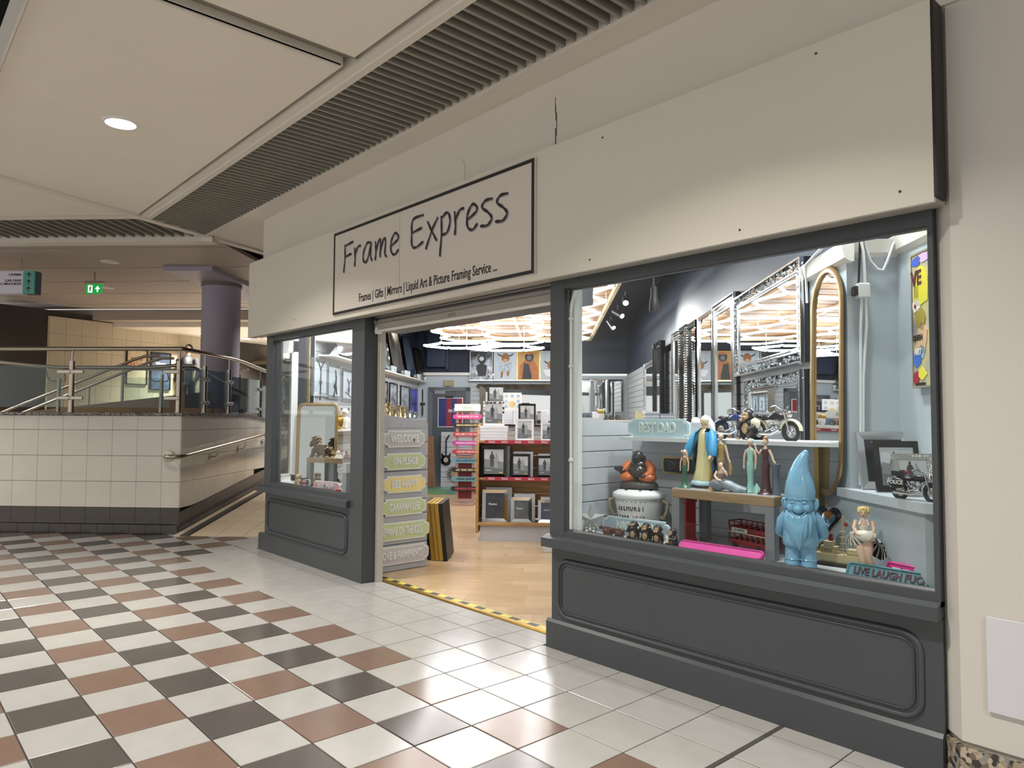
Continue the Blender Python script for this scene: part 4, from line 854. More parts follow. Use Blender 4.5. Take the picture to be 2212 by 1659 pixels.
def pframe(label, loc, w_, h, fm, fw, rz=Q, tilt=-6, group=None, photo='couple', d=.02, boxes=0, inner=.006, caption='frame', mount=None):
    t = T('framed_photo', label, 'photo frame', loc, 0, group, (math.radians(tilt), 0, rz))
    part('frame', MB().frame(0, w_, 0, h, fw, -d, 0, inner), fm, t)
    b = fw*.8
    if mount: part('mount', MB().frame(fw*.8, w_-fw*.8, fw*.8, h-fw*.8, mount[0], -d*.55, -.002), mount[1], t); b = fw*.8+mount[0]*.9
    if photo == 'couple': couple(t, b, w_-b, b, h-b, -d*.4, caption)
    else:
        part('print', MB().box(b, w_-b, -d*.4, 0, b, h-b), photo, t)
        if caption: text(caption, h*.11, M_letter, t, (w_*.42, -d*.4-.002, h*.55), XR, 1.0, .0004)
    return t
M_whb = mat('white_box', 'e4e4ea', .45)
def box_behind(label, loc, w_, h, d, m, group):
    return solo('frame_box', MB().box(0, w_, 0, d, 0, h, .003), m, label, 'box', loc, Q, group)
cx = -.80
M_dkprint = mat('dark_print', '35373c', .25, col2='24252a', vscale=9)
M_zeb = mat('zebra', 'e0e0e0', .4)
# bottom shelf
pframe('large silver photo frame with a dark print on the bottom shelf of the sale unit', W(cx+.02, 4.02, .227), .305, .385, M_chrome, .04, photo=M_dkprint, group='silver frames on the bottom shelf', d=.03, inner=.014)
box_behind('pale box behind the large silver frame on the bottom shelf', W(cx+.055, 4.09, .227), .32, .41, .12, mat('box_pale', 'bfc0c4', .4), 'boxes behind the bottom shelf frames')
pframe('middle silver photo frame with a grey print on the bottom shelf of the sale unit', W(cx+.37, 4.0, .227), .255, .30, M_chrome, .04, photo=mat('dark_print2', '5f6266', .25, col2='44474b', vscale=6), group='silver frames on the bottom shelf', d=.03, inner=.014)
box_behind('white box behind the middle silver frame on the bottom shelf', W(cx+.405, 4.07, .227), .255, .335, .12, M_whb, 'boxes behind the bottom shelf frames')
pframe('small silver photo frame with a dark flowery print at the right of the bottom shelf', W(cx+.70, 4.0, .227), .25, .27, M_chrome, .035, photo=mat('dark_print3', '3a3d52', .25, col2='55586c', vscale=10), group='silver frames on the bottom shelf', d=.03, inner=.014)
box_behind('white box behind the small silver frame on the bottom shelf', W(cx+.73, 4.07, .227), .24, .295, .12, M_whb, 'boxes behind the bottom shelf frames')
# middle shelf
pframe('large black framed couple photo on the middle shelf of the sale unit', W(cx+.0, 4.0, .768), .315, .375, M_gloss, .038, group='black frames on the middle shelf', tilt=-4)
box_behind('clear wrapped box behind the large black frame', W(cx+.03, 4.06, .768), .32, .38, .1, mat('box_grey', '8f9297', .3), 'boxes behind the middle shelf frames')
pframe('middle black framed couple photo on the middle shelf of the sale unit', W(cx+.365, 4.0, .768), .24, .285, M_gloss, .03, group='black frames on the middle shelf', tilt=-4)
box_behind('white box behind the middle black frame', W(cx+.395, 4.06, .768), .24, .31, .1, M_whb, 'boxes behind the middle shelf frames')
pframe('small black framed couple photo at the right of the middle shelf', W(cx+.675, 4.0, .768), .24, .265, M_gloss, .03, group='black frames on the middle shelf', tilt=-4)
box_behind('white box behind the small black frame', W(cx+.70, 4.06, .768), .24, .285, .1, M_whb, 'boxes behind the middle shelf frames')
# top
od = ('topmost', 'second from the top', 'third from the top', 'fourth from the top', 'bottom')
for k in range(5): solo('frame_box', MB().box(0, .335, 0, .25, 0, .034, .002), M_whb, 'flat white box, %s of the stack under the animal print frame' % od[k], 'box', W(cx-.015+.004*(k % 2), 4.0, 1.212+.036*(4-k)), Q, 'flat white boxes on the sale unit')
zf = pframe('animal print photo frame standing on the stack of flat white boxes', W(cx+.02, 4.03, 1.393), .265, .30, M_whb, .028, tilt=-5, group='photo frames on top of the sale unit')
zb = MB()
for k in range(26):
    e = k % 4; t_ = random.random()
    if e == 0: zb.box(.01+t_*.24, .01+t_*.24+.012, -.0225, -.02, .272, .296)
    elif e == 1: zb.box(.238, .262, -.0225, -.02, .10+t_*.18, .108+t_*.18)
    elif e == 2: zb.box(.005, .024, -.0225, -.02, .10+t_*.18, .108+t_*.18)
    else: zb.box(.03+t_*.2, .05+t_*.2, -.0225, -.02, .278, .288)
o = part('zebra_marks', zb, M_ink, zf); o['kind'] = 'stuff'
pframe('white photo frame at the front of the sale unit top shelf', W(cx+.42, 3.99, 1.212), .225, .265, M_whb, .028, tilt=-5, group='photo frames on top of the sale unit', photo='couple')
pframe('dark dotted photo frame standing behind the white frame', W(cx+.43, 4.6, 1.406), .225, .27, M_black, .024, tilt=-4, group='photo frames on top of the sale unit', caption=None)
pframe('right hand animal print frame on the top shelf, cut by the door jamb', W(cx+.73, 4.0, 1.212), .22, .225, M_whb, .022, tilt=-5, group='photo frames on top of the sale unit')
pframe('tilted dark framed couple photo at the back left of the sale unit', W(cx-.02+.03, 4.75, 1.66), .23, .26, M_black, .022, tilt=-6, group='photo frames on top of the sale unit', caption=None)
cd = T('birthday_card', 'square white card printed with little round pictures on the sale unit', 'card', W(cx+.22, 4.72, 1.58), 0, None, (math.radians(-5), 0, Q))
part('card', MB().box(0, .245, -.006, 0, 0, .245), M_white, cd)
for x, z in ((.04, .2), (.12, .2), (.2, .2), (.04, .13), (.2, .13), (.04, .06), (.2, .06)): part('roundel', MB().xf((x, -.007, z), XR).lathe([(.022, -.002), (.022, .002)], 14), mat('roundel', 'a9bfd6', .4), cd)
part('roundel', MB().xf((.12, -.007, .09), XR).lathe([(.045, -.002), (.045, .002)], 18), mat('roundel_gold', 'd9c18a', .4, var=.2), cd)
for k in range(6):
    for (x, y, nm) in ((.20, 4.68, 'left'), (.56, 4.66, 'middle'), (.72, 4.66, 'right')):
        solo('frame_box', MB().box(0, .15 if nm == 'left' else .10, 0, .15, 0, .03, .002), M_whb, 'small white box, %s of the %s back stack on the sale unit' % (('bottom', 'second from the bottom', 'third from the bottom', 'fourth from the bottom', 'fifth from the bottom', 'topmost')[k], nm), 'box', W(cx+x, y, 1.406+.0315*k), Q, 'small white boxes on the sale unit')
# purple boxed frames on the side of the unit that faces the mirrors
for k in range(6):
    t = T('boxed_frame', 'white box with purple window on the sale unit\'s right end, %s from the front' % ('first', 'second', 'third', 'fourth', 'fifth', 'sixth')[k], 'box', W(cx+1.5, 4.15+.19*k, 1.212 if k < 2 else 1.406), QL, 'purple boxed frames on the sale unit')
    part('box', MB().box(0, .17, 0, .09, 0, .17, .003), M_whb, t); part('purple_window', MB().box(.015, .155, -.002, 0, .05, .155), mat('purple_print', '3a3f8f', .3), t)
part('end_panel', MB().prism([(-.03, .10), (-.03, 1.06), (.03, 1.21), (.25, 1.40), (1.4, 1.40), (1.4, .10)], 1.5, 1.53, 'x'), M_oak, ct)
solo('white_parcel', MB().box(0, .3, 0, .22, 0, .145, .004), M_whb, 'white carton on the floor beside the right window base', 'box', W(-.03, 3.28, 0), Q)
# ================================================================ RIGHT WINDOW DISPLAY
zD = .745
struct('floor_display_right', MB().prism([(.205, .052), (2.32, .052), (2.10, .30), (1.70, .69), (.205, .69)], zD-.03, zD), mat('display_floor', 'aeb3b5', .4, var=.03))
pr = struct('partition_3', MB().prism([(.06, .0), (.06, 1.40), (.70, 1.40), (.70, .0)], .10, .19, 'x'), M_blue)
gz = [.76, .826, .936, 1.048, 1.158, 1.268, 1.372]
for a, b in zip(gz, gz[1:]): part('slat', MB().box(.19, .20, .062, .69, a+.004, b-.004, .002), M_slat, pr)
part('slat', MB().prism([(.062, 1.376), (.69, 1.376)]+wave(.062, .69, 1.478)[::-1], .10, .20, 'x'), M_slat, pr)
pb = struct('partition_4', MB().box(.19, 1.52, .70, .78, 0, 1.358), M_blue)
gb = [.75, .80, .91, 1.022, 1.136, 1.2525, 1.36]
for a, b in zip(gb, gb[1:]): part('slat', MB().box(.20, 1.52, .69, .70, a+.004, b-.004, .002), M_slat, pb)
part('brass_edge', MB().box(1.52, 1.545, .685, .76, .70, 1.36), M_brass, pb)
solo('window_shelf', MB().prism([(.31, .42), (1.66, .39), (1.76, .46), (1.62, .60), (1.54, .78), (.2, .78), (.2, .70), (.31, .70)], 1.345, 1.368), mat('shelf_white', 'd3d8da', .35), 'white shelf along the top of the right window slat panel', 'shelf')
con = T('conduit', 'white painted electrical conduit clipped inside the left edge of the right window', 'pipe', (.19, .08, 0))
part('backing_post', MB().box(-.05, .062, -.012, .03, .745, 2.42), mat('post_white', 'dfe3df', .5), con)
part('pipe', MB().tube([(.012, -.025, .75), (.012, -.025, 2.18), (.03, -.025, 2.26), (.055, -.02, 2.34), (.06, -.02, 2.42)], .014, 10), M_white, con, 40)
part('pipe', MB().tube([(-.018, -.02, .75), (-.018, -.02, 2.42)], .010, 8), M_white, con, 40)
for z in (2.14, 1.83, 1.22): part('clip', MB().box(-.022, .03, -.043, -.012, z-.012, z+.012, .004), M_white, con)

plaque('large pale blue plaque reading BEST DAD standing on the window shelf', 'BEST DAD', (.60, .465, 1.430), 0, .485, .123, F['blue'], rim=mat('plaque_rim_blue', 'c4d9db', .5), ink=mat('letter_pale', 'c9d8d4', .5), sx=.72, ts=.72, bold=.004)
plaque('pale blue plaque reading NICE BUM behind the row of small apes', 'NICE BUM', (.545, .30, .80), math.radians(4), .50, .115, F['slate'], rim=mat('plaque_rim_blue', 'c4d9db', .5), ink=mat('letter_pale', 'c9d8d4', .5), sx=.72, ts=.72, bold=.003)
# wooden topped display table
dt = T('display_table', 'low display table with pale oak top and grey legs in the right window', 'table', (.886, .20, zD))
part('top', MB().box(0, .645, 0, .335, .283, .336, .003), mat('table_oak', '9c8464', .4, col2='8a7355', var=.05, vscale=3, stretch=(1.5, 12, 12)), dt)
part('top_surface', MB().box(.004, .641, .004, .331, .336, .3375), mat('table_grey', '9a9c9c', .3), dt)
M_lg = mat('leg_grey', '7c8084', .4)
for x in (.0, .593):
    for y in (.0, .283): part('leg', MB().box(x, x+.052, y, y+.052, 0, .283, .002), M_lg, dt)
tz = zD+.338
# ---- figurines
M_skin = mat('figurine_skin', 'd9b9a2', .4)
def lady(label, loc, rz, h, gown, bodice, hair, prof, arms, hat=None, head=(0, 0), skirt_mat=None, extra=None, wob=None, group='lady figurines on the window table', skin=None):
    t = T('lady_figurine', label, 'figurine', loc, rz, group); sk = skin or M_skin
    part('gown', MB().lathe([(r*h, z*h) for r, z in prof], 22, wob=wob), gown, t, 60)
    tor = MB().lathe([(.052*h, .54*h), (.05*h, .60*h), (.058*h, .66*h), (.066*h, .71*h), (.06*h, .74*h), (.03*h, .765*h)], 14, sy=.68)
    part('bodice', tor, bodice, t, 60)
    bd = MB().tube([(0, 0, .745*h), (0, 0, .79*h), (0, 0, .82*h)], [.052*h, .02*h, .02*h], 10, flat=.75)
    bd.ball((head[0]*h, head[1]*h, .862*h), (.042*h, .048*h, .056*h), 14, 10).ball((head[0]*h, (head[1]-.048)*h, .857*h), (.008*h, .012*h, .012*h), 6, 5)
    for a in arms: bd.tube([(x*h, y*h, z*h) for x, y, z in a], [.024*h, .02*h, .017*h, .014*h][:len(a)] if len(a) <= 4 else .018*h, 8).ball(tuple(c*h for c in a[-1]), (.018*h, .016*h, .022*h), 7, 5)
    part('body', bd, sk, t, 60)
    hr_ = MB().ball((head[0]*h, (head[1]+.012)*h, .876*h), (.047*h, .05*h, .052*h), 12, 8)
    if hat: hat(hr_, h)
    part('hair', hr_, hair, t, 60)
    fc = MB()
    for s in (-1, 1): fc.ball(((head[0]+s*.016)*h, (head[1]-.044)*h, .868*h), (.007*h, .004*h, .004*h), 6, 4)
    part('eyes', fc, M_ink, t)
    if extra: extra(t, h)
    return t
col = lambda n, c, r=.35, **k: mat(n, c, r, **k)
fish = [(.16, 0), (.165, .008), (.13, .03), (.085, .09), (.06, .18), (.055, .3), (.062, .42), (.07, .5), (.055, .55)]
slim = [(.085, 0), (.09, .01), (.07, .05), (.055, .12), (.052, .25), (.06, .40), (.068, .48), (.05, .55)]
down = lambda s: [(s*.065, 0, .73), (s*.10, -.01, .62), (s*.105, -.02, .50), (s*.10, -.03, .42)]
lady('small figurine of a lady in a flared dark green skirt, leftmost on the table', (.93, .27, tz), math.radians(10), .243, col('gown_green', '2f5c47'), col('bodice_tan', '9a7d55'), mat('veil_cream', 'd9c9b4', .4), fish, [down(-1), down(1)],
     hat=lambda m, h: m.tube([(.03*h, .02*h, .88*h), (.05*h, .02*h, .80*h), (.05*h, .02*h, .70*h)], [.03*h, .02*h, .012*h], 7))
lady('tall figurine of a lady in a gold sequin gown, arms spread', (1.118, .36, tz), math.radians(20), .352, col('gown_gold', '9c8350', .3, var=.3, vscale=90), col('bodice_gold', 'a58c4c', .3, var=.3, vscale=90), mat('hair_blond', 'c9a58c', .4), slim,
     [[(-.065, 0, .73), (-.10, 0, .60), (-.13, -.02, .50), (-.16, -.02, .455)], [(.065, 0, .73), (.10, 0, .60), (.125, -.02, .50), (.15, -.02, .45)]],
     extra=lambda t, h: part('shawl', MB().tube([(.15*h, -.02*h, .45*h), (.16*h, -.02*h, .35*h), (.15*h, -.02*h, .24*h)], [.012*h, .03*h, .02*h], 7).tube([(-.16*h, -.02*h, .45*h), (-.17*h, 0, .2*h), (-.15*h, 0, .01*h)], [.01*h, .03*h, .035*h], 7), mat('shawl_gold', 'b3934a', .3), t, 50))
lady('figurine of a lady in a pale mint gown and turquoise cap on the window table', (1.335, .31, tz), math.radians(5), .325, col('gown_mint', '8fc3b8', .35, var=.1, vscale=40), col('bodice_mint', 'a3cec2'), mat('cap_mint', 'a5dbdb', .35), [(.09, 0), (.10, .008), (.07, .06), (.05, .15), (.05, .25), (.06, .40), (.066, .47), (.05, .55)], [down(-1), down(1)],
     extra=lambda t, h: part('train', MB().lathe([(.11*h, 0), (.1*h, .02*h), (.04*h, .10*h), (.01*h, .16*h)], 14, (.10*h, .02*h, 0), 1.1, .8), mat('gown_mint', '8fc3b8'), t, 60))
def pillar(t, h):
    part('pedestal', MB().lathe([(.075*h, 0), (.075*h, .02*h), (.055*h, .05*h), (.055*h, .42*h), (.075*h, .45*h), (.08*h, .50*h)], 16, (.17*h, .02*h, 0)), mat('pedestal_blue', '56616e', .35), t, 40)
    part('garland', MB().tube([(.125*h, -.02*h, .48*h), (.115*h, -.03*h, .34*h), (.12*h, -.03*h, .12*h)], .009*h, 6), mat('garland_gold', 'a98b55', .4), t)
lady('figurine of a lady in a maroon gown leaning on a grey pedestal', (1.432, .30, tz), math.radians(0), .33, col('gown_maroon', '4a2228', .35, var=.15, vscale=30), col('bodice_maroon', '4a2026'), mat('hair_feather', 'b9926c', .4), [(.14, 0), (.145, .008), (.10, .04), (.075, .12), (.06, .25), (.062, .40), (.068, .48), (.05, .55)],
     [[(-.06, 0, .73), (-.10, -.03, .66), (-.14, -.05, .72), (-.16, -.05, .80)], [(.06, 0, .73), (.11, 0, .64), (.14, -.01, .56), (.17, -.01, .52)]], extra=pillar,
     hat=lambda m, h: m.ball((.01*h, .0, .93*h), (.045*h, .04*h, .03*h), 8, 6))
# seated lady
st_ = T('lady_figurine', 'small figurine of a seated lady in a silver grey gown with a spread train', 'figurine', (1.185, .255, tz), math.radians(15), 'lady figurines on the window table')
part('gown', MB().ball((-.02, 0, .035), (.048, .045, .036), 14, 8).tube([(-.01, 0, .05), (.05, -.01, .035), (.10, -.005, .012), (.14, 0, .004)], [.035, .035, .035, .03], 12, flat=.8), mat('gown_silver', '8d9aa3', .35, col2='4a4e55', vscale=15), st_, 60)
part('body', MB().tube([(-.005, 0, .06), (0, .005, .10), (0, 0, .118), (0, 0, .13)], [.022, .026, .012, .01], 10, flat=.8).ball((0, -.004, .144), (.014, .016, .018), 10, 8).tube([(-.024, 0, .112), (-.034, -.01, .085), (-.015, -.025, .065), (.01, -.03, .06)], .0075, 7).tube([(.024, 0, .112), (.036, -.015, .092), (.022, -.022, .118), (.010, -.014, .132)], .007, 7), M_skin, st_, 60)
part('hair', MB().ball((.001, .002, .149), (.0155, .016, .016), 10, 7), mat('hair_dark', '6b4a3a', .4), st_, 60)
part('bodice', MB().tube([(-.005, 0, .058), (0, .004, .085), (0, .003, .102)], [.024, .028, .024], 10, flat=.8), mat('bodice_grey', '7d6a68', .4), st_, 60)
# statue in the blue cloak
vg = T('statue', 'tall statue of a robed woman in a white veil and bright blue cloak, open hands', 'statue', (1.0, .385, tz), math.radians(-6))
fold = lambda a, z: 1+.06*math.sin(a*9)
part('robe', MB().lathe([(.072, .035), (.075, .05), (.06, .10), (.05, .2), (.045, .28), (.04, .32), (.03, .345)], 28, wob=fold), mat('robe_cream', 'd8cf9a', .4, var=.05, vscale=20), vg, 70)
part('base', MB().lathe([(.085, 0), (.085, .012), (.078, .016)], 24).lathe([(.085, .016), (.088, .025), (.08, .04), (.06, .045)], 24, wob=lambda a, z: 1+.04*math.sin(7*a)), [mat('cloud_blue', 'a6cbd6', .4)], vg, 50)
part('base_band', MB().lathe([(.0865, .0), (.0865, .014)], 24), mat('base_dark', '2e1f22', .4), vg, 40)
def cloak(mb):
    n = 26; L = []
    for (r, z, op) in ((.036, .352, .55), (.062, .33, .5), (.075, .29, .55), (.078, .24, .6), (.083, .17, .75), (.085, .11, 1.0), (.078, .07, 1.25)):
        L.append([(r*(1+.04*math.sin(8*a))*math.sin(a), -r*.8*math.cos(a), z) for a in [op+(2*PI-2*op)*k/n for k in range(n+1)]])
    vs = [p for row in L for p in row]; fs = []
    for i in range(len(L)-1):
        for k in range(n): fs.append((i*(n+1)+k, i*(n+1)+k+1, (i+1)*(n+1)+k+1, (i+1)*(n+1)+k))
    return mb.add(vs, fs+[f[::-1] for f in fs])
ck = cloak(MB())
for s in (-1, 1): ck.tube([(s*.045, -.005, .33), (s*.072, -.025, .28), (s*.088, -.05, .225), (s*.095, -.055, .19)], [.022, .026, .03, .022], 10)
part('cloak', ck, mat('cloak_blue', '3e93c4', .4, var=.1, vscale=20), vg, 70)
part('belt', MB().lathe([(.047, .262), (.047, .272)], 20, sy=.85), mat('belt_grey', '7d8c93', .4), vg)
part('body', MB().tube([(0, -.005, .345), (0, -.008, .37)], [.018, .016], 10).ball((0, -.012, .392), (.020, .023, .028), 14, 10).ball((0, -.036, .388), (.004, .006, .006), 6, 5).tube([(-.095, -.055, .20), (-.105, -.075, .205), (-.11, -.09, .215)], [.010, .011, .006], 7).tube([(.09, -.055, .20), (.092, -.075, .185), (.09, -.085, .17)], [.010, .011, .006], 7), mat('statue_skin', 'd3b98f', .45), vg, 60)
part('veil', MB().ball((0, .0, .400), (.028, .028, .031), 14, 9).tube([(0, .012, .415), (.016, .02, .38), (.034, .018, .34), (.045, .012, .30)], [.02, .026, .022, .008], 9).tube([(0, .014, .41), (-.018, .02, .37), (-.028, .018, .34)], [.018, .022, .01], 9), mat('veil_white', 'e3e0dd', .45), vg, 60)
part('eyes', MB().ball((-.008, -.033, .395), (.003, .002, .002), 6, 4).ball((.008, -.033, .395), (.003, .002, .002), 6, 4), M_ink, vg)
cnd = solo('candlestick', MB().lathe([(.016, 0), (.017, .006), (.008, .012), (.006, .05), (.010, .07), (.005, .09), (.004, .17)], 12), M_gold, 'slim gold candlestick standing before the blue cloaked statue', 'candlestick', (1.085, .30, tz), 0, None, 50)
# bucket with lid, seated laughing figure on top
bk = T('lidded_bucket', 'white enamel bucket with lid, rope handles and SELHURST PARK SE25 plate', 'bucket', (.470, .42, .82), math.radians(14))
M_en = mat('enamel_white', 'd9dbda', .35, var=.03)
part('body', MB().lathe([(.125, 0), (.135, .01), (.155, .14), (.157, .165)], 32), M_en, bk, 40)
part('lid', MB().lathe([(.168, .160), (.172, .175), (.166, .19), (.13, .208), (.05, .216)], 32), M_en, bk, 50)
for a in (.3, 1.2, 2.2, 3.4, 4.4, 5.2, 5.8): part('chip', MB().ball((.12*math.cos(a), .12*math.sin(a), .2105), (.012, .009, .003), 8, 5), M_ink, bk)
def cyl(mb, x0, x1, z0, z1, R, dR, n=12):
    P = [(x0+(x1-x0)*k/n) for k in range(n+1)]
    rb = lambda z: R[0]+(R[1]-R[0])*z/.165
    vs = []; fs = []
    for d_ in (0, dR):
        for z in (z0, z1):
            for x in P: r = rb(z)+d_+.0005; vs.append((r*math.sin(x/.145), -r*math.cos(x/.145), z))
    m = n+1
    for k in range(n): fs += [(2*m+k, 2*m+k+1, 3*m+k+1, 3*m+k), (k, 2*m+k, 2*m+k+1, k+1)[::-1], (m+k, m+k+1, 3*m+k+1, 3*m+k)[::-1]]
    return mb.add(vs, fs)
part('plate_edge', cyl(MB(), -.112, .112, .005, .142, (.128, .157), .0015), M_ink, bk)
part('plate', cyl(MB(), -.108, .108, .009, .138, (.128, .157), .003), mat('plate_white', 'd6d6d4', .4, var=.05, vscale=40), bk)
def wrap_text(body, size, m, parent, x0, z, sx, bold):
    # letters set one by one round the bucket
    wd = {'I': .3, ' ': .35, '1': .45}
    tot = sum(wd.get(c, .66) for c in body); x = x0
    for c in body:
        q = wd.get(c, .66)*size*sx/.66*.72
        if c != ' ':
            r = .128+.029*z/.165+.0045; a = (x+q/2)/.145
            text(c, size, m, parent, (r*math.sin(a), -r*math.cos(a), z), (PI/2, 0, a), sx*.95, bold, .0006)
        x += q
M_red = mat('postcode_red', 'a3283a', .5)
wrap_text('SELHURST', .052, M_ink, bk, -.094, .100, .64, .0012)
wrap_text('PARK', .052, M_ink, bk, -.094, .045, .64, .0012); wrap_text('SE25', .052, M_red, bk, .012, .045, .60, .0012)
for s in (-1, 1): part('rope_handle', MB().tube([(s*.158, .0, .145), (s*.205, -.01, .13), (s*.20, -.02, .08), (s*.175, -.01, .03), (s*.15, 0, .04)], .011, 8), mat('rope', 'a39880', .8, bump=.6, bscale=200), bk, 50)
solo('black_stand', MB().box(-.19, .10, -.10, .12, 0, .072, .004), M_black, 'low black stand under the enamel bucket', 'stand', (.47, .42, zD+.001), .1)
bd_ = T('seated_figure', 'dark seated laughing figure in orange robe holding a bowl on the bucket lid', 'statue', (.470, .42, 1.038), math.radians(20))
M_dkb = mat('ebony', '2f2b29', .25); M_rob = mat('robe_orange', 'b5622f', .3, var=.08, vscale=25)
part('base', MB().lathe([(.125, 0), (.13, .01), (.125, .03), (.11, .042)], 24, sy=.72, wob=lambda a, z: 1+.03*math.sin(11*a+z*90)), mat('base_stone', '3b3834', .5, bump=.5), bd_, 50)
part('robe', MB().ball((-.065, -.02, .07), (.062, .055, .035), 14, 9).ball((.065, -.02, .07), (.062, .055, .035), 14, 9).tube([(.055, .01, .165), (.085, -.005, .13), (.088, -.03, .095), (.06, -.06, .08)], [.028, .032, .03, .018], 10).tube([(-.055, .01, .165), (-.085, -.005, .13), (-.095, -.03, .11)], [.028, .032, .024], 10).ball((0, .03, .11), (.085, .05, .075), 16, 10), M_rob, bd_, 70)
part('body', MB().ball((0, -.022, .105), (.062, .05, .05), 16, 10).ball((0, -.012, .148), (.056, .042, .035), 14, 9).ball((0, -.015, .20), (.038, .040, .044), 16, 11).ball((0, -.052, .196), (.009, .009, .010), 7, 5).tube([(-.02, -.05, .184), (0, -.056, .178), (.02, -.05, .184)], .005, 6).ball((-.041, 0, .185), (.008, .012, .028), 8, 6).ball((.041, 0, .185), (.008, .012, .028), 8, 6).tube([(-.095, -.035, .11), (-.11, -.055, .105)], [.018, .015], 8).ball((.05, -.068, .08), (.02, .014, .012), 8, 6), M_dkb, bd_, 70)
part('bowl', MB().lathe([(.012, 0), (.028, .012), (.032, .03), (.028, .03), (.02, .016)], 14, (-.118, -.06, .108)), M_dkb, bd_, 50)
# phone box
pb_ = T('phone_box_model', 'small red telephone box model between bucket and table', 'model', (.80, .36, zD), math.radians(-8))
M_rd = mat('post_red', '9c1a1e', .35)
part('body', MB().box(0, .085, 0, .085, 0, .235, .003).box(-.004, .089, -.004, .089, 0, .02).box(-.005, .09, -.005, .09, .235, .262, .003), M_rd, pb_)
part('roof', MB().lathe([(.062, 0), (.055, .012), (.03, .024), (.0, .028)], 4, (.0425, .0425, .262)), M_rd, pb_)
part('name_strip', MB().box(.015, .07, -.0065, -.004, .242, .255), mat('strip_gold', '7a4a20', .5), pb_)
for r in range(4):
    for c in range(3): part('pane', MB().box(.014+c*.02, .030+c*.02, -.002, .0, .05+r*.045, .088+r*.045), M_gloss, pb_)
# black plaque with scroll (generic)
pq = T('dark_plaque', 'black plaque with gold edge and silver scroll on the back slat panel', 'sign', (.472, .688, 1.125))
part('board', MB().prism(rrect(0, .38, 0, .108, .012, 3), -.012, 0, 'y'), M_gold, pq); part('field', MB().prism(rrect(.008, .372, .008, .10, .014, 3), -.014, -.011, 'y'), M_ink, pq)
part('scroll', MB().tube([(.02+.10*k/20, -.0155, .075+.012*math.sin(k*.3)) for k in range(20)], .0012, 5).tube([(.075+(.028-.0009*k)*math.cos(-.5+k*.4), -.0155, .052+(.032-.001*k)*math.sin(-.5+k*.4)) for k in range(26)], .0016, 5), M_sil, pq)
# star
sr_ = T('star_ornament', 'silver five pointed star ornament with a small nativity scene at the window corner', 'ornament', (.285, .16, zD), math.radians(35), None)
P5 = [((.098 if k % 2 == 0 else .042)*math.sin(PI*k/5), .095+(.098 if k % 2 == 0 else .042)*math.cos(PI*k/5)) for k in range(10)]
vs = [(x, -.004, z) for x, z in P5]+[(0, -.035, .095), (0, .012, .095)]
part('star', MB().add(vs, [(k, (k+1) % 10, 10) for k in range(10)]+[((k+1) % 10, k, 11) for k in range(10)]), mat('star_silver', 'a3a8a6', .35, .4), sr_)
part('hollow', MB().prism([(-.04, .012), (.04, .012), (.022, .075), (0, .098), (-.022, .075)], -.05, -.03, 'y'), mat('star_inner', '6f7371', .5), sr_)
ns = MB()
for x, z, r in ((-.022, .03, .014), (.022, .03, .014), (0, .045, .014), (0, .018, .012)): ns.lathe([(r, -r*1.4), (r*.7, 0), (r*.3, r*.4)], 9, (x, -.054, z)).ball((x, -.056, z+r*.9), r*.55, 8, 6)
part('scene_figures', ns, mat('scene_silver', 'a9a9a4', .3, .5), sr_, 50)
# brown birds
M_owl = mat('brown_gloss', '5a3626', .25, var=.4, vscale=40)
for k, (x, y) in enumerate(((.440, .15), (.535, .145))):
    mb = MB().ball((0, 0, .03), (.038-.004*k, .028, .03), 12, 8).ball((.022, -.01, .05), (.018, .016, .016), 10, 7).tube([(-.02, 0, .035), (-.04, 0, .055)], [.018, .004], 7)
    for j in range(7): mb.tube([(-.03+.009*j, -.01, .045), (-.034+.009*j, -.014, .066)], [.008, .002], 5)
    solo('hedgehog_ornament', mb, M_owl, '%s glossy brown hedgehog ornament before the NICE BUM plaque' % ('larger left hand', 'smaller right hand')[k], 'ornament', (x, y, zD), .3, 'brown hedgehog ornaments', 60)
